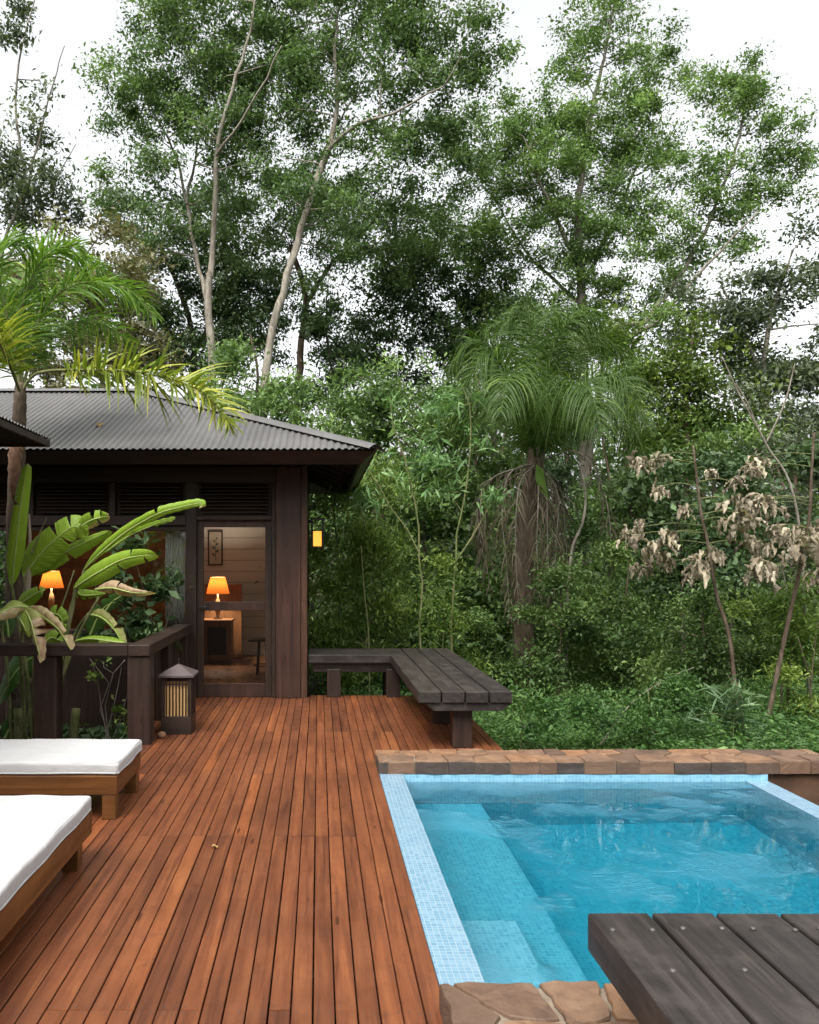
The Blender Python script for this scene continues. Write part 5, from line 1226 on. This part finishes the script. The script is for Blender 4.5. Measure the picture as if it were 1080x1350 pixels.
    for a, r_ in (([(150, 1400), (115, 1000, .05), (60, 700, .1), (52, 640, .1)], .016),
                  ([(160, 1420), (150, 900), (112, 640), (105, 605)], .017),
                  ([(200, 1420), (240, 1120, -.05), (300, 800, 0), (375, 580, -.1)], .016),
                  ([(215, 1420), (260, 1050, -.1), (320, 760, -.15), (335, 655, -.2)], .018),
                  ([(170, 1420), (200, 1000), (330, 580)], .009),
                  ([(190, 1430), (262, 1110, -.1), (350, 870, -.12), (440, 700, -.2)], .015),
                  ([(140, 1430), (60, 1350), (110, 1150), (140, 1060)], .014),
                  ([(60, 1430), (30, 1000), (10, 850), (30, 790)], .013),
                  ([(120, 1400), (95, 1000, -.25), (100, 840, -.4), (108, 780, -.55), (122, 744, -.7)], .014),
                  ([(110, 1430), (80, 1330), (120, 1250), (130, 1200)], .016),
                  ([(230, 1420), (290, 1000, -.1), (340, 850, -.1), (390, 775, -.15)], .012)):
        m = MB(); m.tube(spline([pt(*p) for p in a], n=8), np.linspace(r_ * 1.5, r_ * .8, 8 * max(2, len(a) - 1) + 1), 8); m.build('stalk', M['bk_green'], root, smooth=True)
    m = MB(); m.tube(spline([pt(118, 700, .02), pt(130, 560, 0), pt(133, 450, 0), pt(128, 330, 0)], n=6), np.linspace(.035, .01, 19), 8); m.build('dry_stalk', M['lf_crisp'], root, smooth=True)
    m = MB(); m.tube(spline([pt(140, 510, -.1), pt(170, 430, -.1), pt(208, 345, -.1)], n=5), np.linspace(.011, .002, 11), 6); m.build('rolled_leaf', M['bk_green'], root, smooth=True)
    for i in range(3):
        x = base[0] + (-.15, .1, .35)[i]; m = MB(); m.tube(spline([(x, Y + .05, bz - .1), (x + .02, Y, bz + .4), (x + .03 * i, Y - .02, bz + .8)], n=5), np.linspace(.07, .04, 11), 10); m.build('pseudostem', M['bk_green'], root, smooth=True)
banana()

# ------------------------------------------------------------------ shrubs and saplings
def shrub(*a, **k): return foliage_tree('shrub', *a, trunk_name='stems', crown_name='foliage', **k)
def sapling(*a, **k): return foliage_tree('sapling', *a, trunk_name='stem', crown_name='foliage', **k)
SG = 'shrubs between the deck and the forest'
SF = (.055, .024)
sapling('light green sapling with long narrow leaves behind the corner bench', 'sapling', SG, 11.6,
        [([(556, 860), (553, 740), (543, 640), (520, 560), (515, 530)], .022, .008), ([(596, 860), (600, 740), (614, 640), (622, 560), (610, 510)], .022, .008), ([(600, 742), (640, 680), (655, 640)], .013, .006), ([(553, 730), (500, 640), (470, 600)], .012, .006)],
        [(520, 545, 34, 30), (590, 525, 40, 26), (560, 600, 48, 34), (620, 585, 32, 28), (500, 610, 34, 28), (605, 650, 36, 20), (540, 650, 40, 22), (650, 660, 26, 18), (480, 660, 26, 22)],
        (.17, .03), 'lf_light', 'bk_green', lpm=480, cd=8, seed=41, spread=.13, droop=.55, twig=.004)
shrub('dark bamboo-like thicket below the amber wall lantern', 'shrub', SG, 12.6,
      [([(450, 880), (448, 780), (440, 660)], .03, .01), ([(480, 880), (490, 760), (470, 640)], .03, .01)],
      [(440, 660, 40, 40), (480, 700, 45, 45), (430, 740, 40, 45), (470, 780, 50, 45), (440, 830, 45, 40), (510, 740, 35, 50), (500, 820, 45, 45), (430, 870, 40, 30), (520, 650, 35, 30), (470, 880, 60, 25)],
      (.085, .02), 'lf_bam', 'bk_green', lpm=2600, cd=6, seed=42, spread=.2, droop=.8)
shrub('feathery upright green bush behind the corner bench seat', 'shrub', SG, 11.7,
      [([(582, 900), (584, 800), (585, 745)], .02, .006)],
      [(586, 765, 20, 28), (575, 810, 34, 32), (605, 835, 30, 28), (565, 860, 45, 26), (620, 870, 34, 22)],
      (.06, .02), 'lf_bam', 'bk_green', lpm=3000, cd=9, seed=43, spread=.12, droop=.5)
shrub('tall shadowy shrub filling the space behind the light sapling', 'shrub', SG, 14.8,
      [([(560, 900), (560, 740), (560, 640)], .05, .02), ([(610, 900), (625, 760), (640, 680)], .04, .02)],
      [(540, 560, 60, 45), (610, 560, 60, 45), (500, 640, 45, 50), (560, 690, 60, 60), (630, 700, 50, 60), (600, 790, 60, 55), (540, 790, 45, 50), (650, 810, 40, 50), (460, 590, 50, 40), (590, 630, 60, 45), (470, 530, 40, 35), (640, 620, 40, 40)],
      (.10, .045), 'lf_under', 'bk_dark', lpm=1200, cd=5, seed=44, spread=.26)
shrub('green shrub at the palm foot with pale new leaves', 'shrub', SG, 11.8,
      [([(735, 960), (738, 860), (742, 770)], .022, .008)],
      [(742, 760, 26, 20, 0, .7), (760, 800, 34, 30), (720, 830, 40, 34), (770, 850, 40, 34), (700, 880, 45, 30), (750, 900, 50, 34), (650, 880, 35, 30), (640, 830, 30, 26, 0, .7)],
      (.06, .028), 'lf_under', 'bk_brown', lpm=3200, cd=7, seed=45, spread=.16)
shrub('broad-leaved dark shrub behind the dried umbrella-leaved plants', 'shrub', SG, 12.8,
      [([(900, 900), (898, 760), (890, 640)], .05, .015), ([(960, 900), (968, 760), (975, 660)], .045, .015)],
      [(850, 610, 36, 30), (900, 620, 45, 36), (960, 620, 45, 40), (870, 670, 45, 40), (930, 690, 50, 40), (1000, 660, 45, 40), (840, 720, 40, 40), (900, 750, 55, 40), (970, 750, 50, 40), (1050, 620, 45, 40), (1055, 700, 40, 50), (830, 650, 25, 30)],
      (.11, .05), 'lf_dark', 'bk_dark', lpm=850, cd=5, seed=46, spread=.2)
shrub('leafy mixed shrub between the shaggy palm and the dried plants', 'shrub', SG, 12.0,
      [([(820, 960), (822, 840), (830, 740)], .03, .01)],
      [(800, 760, 32, 36), (835, 800, 40, 40), (800, 850, 45, 40), (850, 870, 45, 36), (810, 910, 50, 30), (870, 820, 34, 34), (790, 700, 24, 36, .6)],
      SF, 'lf_under', 'bk_brown', lpm=3600, cd=8, seed=47, spread=.16)
shrub('dense bush under the dried hanging leaves', 'shrub', SG, 10.8,
      [([(930, 980), (930, 900), (925, 810)], .03, .01)],
      [(900, 810, 40, 34), (950, 810, 45, 34), (920, 860, 50, 36), (970, 860, 45, 36), (890, 890, 45, 30), (940, 910, 60, 30)],
      (.055, .024), 'lf_under', 'bk_brown', lpm=3800, cd=8, seed=48, spread=.15)
shrub('fresh green bush at the end of the stone coping', 'shrub', SG, 10.2,
      [([(1040, 1000), (1042, 900), (1050, 810)], .03, .01)],
      [(1010, 800, 40, 36), (1060, 800, 40, 40), (1030, 850, 45, 36), (1075, 870, 36, 45), (1010, 900, 50, 34), (1060, 930, 45, 34)],
      (.065, .018), 'lf_bam', 'bk_brown', lpm=3800, cd=8, seed=49, spread=.15)
shrub('clump of pale-edged reed leaves behind the pool coping', 'shrub', SG, 8.9,
      [([(965, 1010), (966, 950), (972, 900)], .012, .005), ([(990, 1010), (985, 950), (960, 890)], .01, .005)],
      [(960, 905, 26, 18), (985, 925, 26, 20), (955, 945, 34, 18), (995, 955, 26, 18), (930, 955, 26, 16)],
      (.19, .02), 'lf_reed', 'bk_green', lpm=380, cd=9, seed=50, spread=.12, droop=.15)
shrub('spreading low shrub right behind the middle of the coping', 'shrub', SG, 9.3,
      [([(860, 1010), (858, 960), (855, 910)], .014, .006)],
      [(830, 920, 40, 22), (870, 905, 34, 22), (900, 935, 36, 22), (850, 950, 50, 22), (800, 950, 36, 20)],
      (.05, .02), 'lf_cover', 'bk_green', lpm=2600, cd=7, seed=51, spread=.12)
shrub('low glossy bush beside the bench leg off the deck edge', 'shrub', SG, 9.0,
      [([(690, 1010), (688, 960), (690, 925)], .014, .006)],
      [(665, 935, 26, 18), (700, 920, 36, 22), (735, 945, 36, 20), (690, 955, 46, 18), (760, 930, 30, 22)],
      (.05, .02), 'lf_cover', 'bk_green', lpm=2600, cd=7, seed=52, spread=.12)
shrub('dark leafy creeper bush growing in front of the cabin window', 'shrub', None, 8.9,
      [([(205, 990), (208, 880), (195, 800), (180, 745)], .014, .006), ([(206, 900), (222, 820), (236, 770)], .01, .005)],
      [(165, 730, 24, 20), (200, 765, 24, 18), (230, 772, 16, 14), (170, 800, 30, 30), (150, 850, 30, 26), (185, 840, 22, 22), (165, 765, 26, 24)],
      (.11, .052), 'lf_dark', 'bk_brown', lpm=560, cd=7, seed=53, spread=.1)
shrub('tangle of bare vine stems under the railing', 'shrub', None, 7.6,
      [([(140, 990), (134, 930), (128, 890), (120, 870)], .008, .004), ([(145, 990), (140, 930), (150, 890), (165, 870)], .008, .003), ([(136, 990), (150, 945), (158, 905), (160, 880)], .007, .003), ([(150, 990), (132, 940), (140, 900), (118, 868)], .006, .003), ([(142, 990), (160, 950), (168, 915)], .005, .003)],
      [(160, 920, 8, 30, 0, .6), (162, 960, 8, 16), (130, 880, 20, 12, 0, .4)],
      (.06, .03), 'lf_bam', 'bk_grey', lpm=500, cd=22, seed=54, spread=.05, twig=.002)

# dry vine curtains and pale poles among the shrubs
def bare_stem(label, Y, paths, mat, r0, r1):
    w0 = P(*paths[0][0][:2], Y); w0[2] = ground_z(w0[0], Y)
    root = None; m = MB()
    for pts in paths:
        m.tube(spline([P(p[0], p[1], Y + (p[2] if len(p) > 2 else 0)) for p in pts], n=7), np.linspace(r0, r1, 7 * max(2, len(pts) - 1) + 1), 6); r0 = r0 * .7
    prop(m.build('bare_sapling', M[mat], None, smooth=True, base=w0), label, 'sapling', 'bare stems in the undergrowth')
bare_stem('thin bare dark sapling crossing above the dried leaves', 10.6, [[(1070, 990), (1052, 680), (1010, 585), (975, 520), (952, 470)], [(1010, 585), (1035, 530), (1048, 480)], [(1002, 570), (985, 530), (970, 505)]], 'bk_grey', .02, .007)
bare_stem('pale forked stick rising from the bushes by the dried leaves', 10.4, [[(1030, 960), (1032, 850), (1038, 790), (1030, 740)], [(1036, 800), (1020, 770), (1012, 750)]], 'bk_grey', .018, .007)
bare_stem('curving pale liana stem beside the hanging dead frond', 12.4, [[(745, 900), (752, 740), (768, 690), (772, 650), (764, 610)]], 'bk_pale', .028, .014)
bare_stem('bare brown twig leaning by the coping end', 9.8, [[(1068, 1010), (1070, 900), (1078, 820)], [(1070, 900), (1052, 840)]], 'bk_brown', .014, .006)
bare_stem('slender pale pole in the thicket under the wall lantern', 11.9, [[(487, 960), (486, 840), (480, 780), (476, 720)]], 'bk_green', .016, .008)
bare_stem('grey diagonal twig lying over the ground cover', 9.6, [[(780, 1000), (830, 930), (880, 895), (915, 880)]], 'bk_grey', .010, .005)

# ------------------------------------------------------------------ two plants with crisp dead umbrella leaves
def dead_leaf_plant(label, Y, stem, clusters, seed, r0):
    rng = np.random.default_rng(seed)
    def q(x, y, d=0): return P(740 + x / 2.327, 420 + y / 2.327, Y + d)
    b = q(*stem[0]); b[2] = ground_z(b[0], Y)
    root = thing('withered_plant', b, label, 'plant', 'withered plants behind the coping')
    sp = spline([b - (0, 0, .1)] + [q(*s) for s in stem[1:]], n=10)
    m = MB(); m.tube(sp, np.linspace(r0, r0 * .5, len(sp)) + .003 * np.sin(np.arange(len(sp)) * 2.2), 8); m.build('stem', M['bk_brown'], root, smooth=True)
    for (cx, cy, sc) in clusters:
        c = q(cx, cy, rng.normal() * .25)
        d = np.abs(sp[:, 2] - c[2] - .02) + .3 * np.abs(sp[:, 0] - c[0]); i = int(np.argmin(d))
        m = MB(); mid = (sp[i] + c) / 2 + np.array((0, 0, .04)); pt_ = spline([sp[i], mid, c], n=6)
        m.tube(pt_, np.linspace(.007, .004, len(pt_)), 5); pet = m.build('leaf_stalk', M['bk_green'], root, smooth=True)
        V, Fc, Rn = [], [], []
        for k in range(rng.integers(14, 21)):
            az = rng.uniform(0, 6.28); out = np.array((math.cos(az), math.sin(az), 0)); L = (.1 + sc * .7) * rng.uniform(.12, .25); W = L * rng.uniform(.34, .58)
            d_ = out * rng.uniform(.3, 1.1) + np.array((0, 0, rng.uniform(-.5, .35))); d_ /= np.linalg.norm(d_); cur = c + rng.normal(size=3) * .05 * sc
            side = np.cross(d_, (0, 0, 1.0)); side /= np.linalg.norm(side) + 1e-9; b0 = len(V); n = 7; r_ = np.clip(rng.normal(.5, .25), 0, 1); ph = rng.uniform(0, 6); cw = rng.uniform(.5, 1.7)
            for j in range(n + 1):
                f = j / n; ww = W * (math.sin(math.pi * (.1 + .85 * f)) ** .8) * .5 * (1 + .3 * math.sin(j * 2.4 + ph)); nor = np.cross(side, d_)
                for u in (-1, -.5, 0, .5, 1): V.append(cur + side * ww * u * math.cos(cw * abs(u)) + nor * ww * (abs(u) ** 1.3 * math.sin(cw) - .15 + .42 * math.sin(j * 1.9 + u * 3.4 + ph)))
                d_ = d_ + np.array((0, 0, -.34)) + rng.normal(size=3) * .12; d_ /= np.linalg.norm(d_); side = side + rng.normal(size=3) * .12; side -= d_ * side.dot(d_); side /= np.linalg.norm(side); cur = cur + d_ * L / n
            for j in range(n):
                for u in range(4): Fc.append((b0 + j * 5 + u, b0 + j * 5 + u + 1, b0 + j * 5 + u + 6, b0 + j * 5 + u + 5)); Rn.append(np.clip(r_ + rng.normal() * .08, 0, 1))
        link('dead_leaf', mesh_arrays('dead_leaf', np.array(V) - BASE[root], np.array(Fc), Rn), M['lf_crisp'], pet, smooth=True)
dead_leaf_plant('withered umbrella-leaved plant with a thin reddish stem and scattered tan leaf bunches', 10.0, [(545, 1110), (520, 1000), (478, 850), (450, 690), (430, 600), (415, 480), (405, 390)],
                [(240, 440, .9), (300, 425, .7), (300, 515, .9), (375, 585, .7), (200, 665, .9), (240, 640, .8), (285, 690, 1.5), (325, 660, 1.1), (250, 755, .9), (320, 748, 1.0), (430, 735, 1.4), (465, 720, 1.0), (400, 780, .9), (530, 500, .8), (460, 470, .6), (545, 560, 1.2), (530, 620, 1.2), (560, 600, 1.1), (585, 690, 1.0)], 61, .026)
dead_leaf_plant('withered plant on a leaning stem at the coping end, with the largest tan leaf bunch', 9.7, [(615, 1200), (690, 960), (735, 760), (762, 600), (768, 480), (776, 350)],
                [(740, 690, 1.9), (760, 670, 1.4), (720, 650, 1.0), (690, 660, 1.0), (630, 570, 1.1), (605, 560, 1.0), (585, 455, .9), (610, 430, .8), (620, 760, 1.3), (640, 690, .9), (600, 720, 1.0), (780, 790, .9), (790, 640, 1.1), (570, 560, .9), (655, 640, .8), (590, 780, .9)], 62, .028)

# ------------------------------------------------------------------ carpet of low plants behind the coping and along the deck
def ground_cover():
    rng = np.random.default_rng(71); lv = Leaves()
    n = 8000
    x = rng.uniform(-2.5, 9.5, n); y = rng.uniform(6.75, 15, n)
    x = np.concatenate([x, rng.uniform(4.2, 9.5, 1500)]); y = np.concatenate([y, rng.uniform(2.2, 6.9, 1500)])
    keep = ~((x < 1.62) & (y < 10.0)) & ~((x < 0.05) & (y < 15)) & ~((x < 4.15) & (y < 6.9)); x, y = x[keep], y[keep]
    for a, b in zip(x, y):
        g = ground_z(a, b); h = (.10 + .28 * (0.5 + .5 * math.sin(a * 1.7 + 1.3 * math.sin(b * 1.1)))) * rng.uniform(.6, 1.3)
        k = 30; pos = np.stack([a + rng.normal(size=k) * .13, b + rng.normal(size=k) * .13, g + rng.uniform(0.02, 1, k) * h], 1)
        d = rng.normal(size=(k, 3)); d[:, 2] = rng.normal(size=k) * .35 + .1
        lv.put(rng, pos, k, .058, .021, a=d, rnd=np.clip(rng.normal(.42 + rng.normal() * .16, .18, k), 0, 1))
    o = lv.build('ground_cover', M['lf_cover'], None, (4, 9, GROUND_Z)); prop(o, 'low leafy green ground cover behind the stone coping', 'ground cover', None, 'stuff')
    lv = Leaves(); n = 620
    for a, b in zip(rng.uniform(-4.2, -1.75, n), rng.uniform(7.4, 9.5, n)):
        g = GROUND_Z; k = 10; pos = np.stack([a + rng.normal(size=k) * .1, b + rng.normal(size=k) * .1, g + rng.uniform(0.02, .35, k)], 1)
        lv.put(rng, pos, k, .10, .045, rnd=np.clip(rng.normal(.4, .2, k), 0, 1))
    o = lv.build('bed_ground_cover', M['lf_dark'], None, (-3, 8.4, GROUND_Z)); prop(o, 'dark leafy planting in the bed under the cabin window', 'ground cover', None, 'stuff')
ground_cover()

# ------------------------------------------------------------------ a few dry leaves fallen on the deck, the coping and the roof
def fallen_leaves():
    rng = np.random.default_rng(91)
    spots = [(-.578, 4.56, .002)]
    def one(x, y, z, L, label, group, tilt=0):
        V, Fc, n = [], [], 6; a = rng.uniform(0, 6.28); c, s_ = math.cos(a), math.sin(a)
        for i in range(n + 1):
            f = i / n; w_ = L * .5 * math.sin(math.pi * (.06 + .9 * f)) ** .8
            for u in (-1, -.5, 0, .5, 1):
                px, py = (f - .5) * L, u * w_ * .6; V.append((px * c - py * s_, px * s_ + py * c + 0, .003 + .35 * w_ * u * u + .012 * math.sin(f * 4 + u) ** 2 + (px * s_ + py * c) * tilt))
        for i in range(n):
            for j in range(4): Fc.append((i * 5 + j, i * 5 + j + 1, i * 5 + j + 6, i * 5 + j + 5))
        o = link('fallen_leaf', mesh_arrays('fallen_leaf', np.array(V), np.array(Fc), np.full(len(Fc), rng.uniform(.2, .9))), M['lf_litter'], None, (x, y, z), smooth=True)
        prop(o, label, 'leaf', group)
    for x, y, z in spots: one(x, y, z, rng.uniform(.035, .07), 'small dry leaf fallen on the open deck boards', None)
    x, y = GX(131, 9.75), 9.75
    one(x, y, EZ + (y - EY) * (RZ - EZ) / (RY - EY) + .012, .14, 'curled brown leaf lying on the corrugated cabin roof', None, (RZ - EZ) / (RY - EY))
M['lf_litter'] = leaf_mat('fallen_dry_leaf', (.10, .05, .02), (.2, .11, .045), (.33, .22, .09), .1, .7, .2)
fallen_leaves()
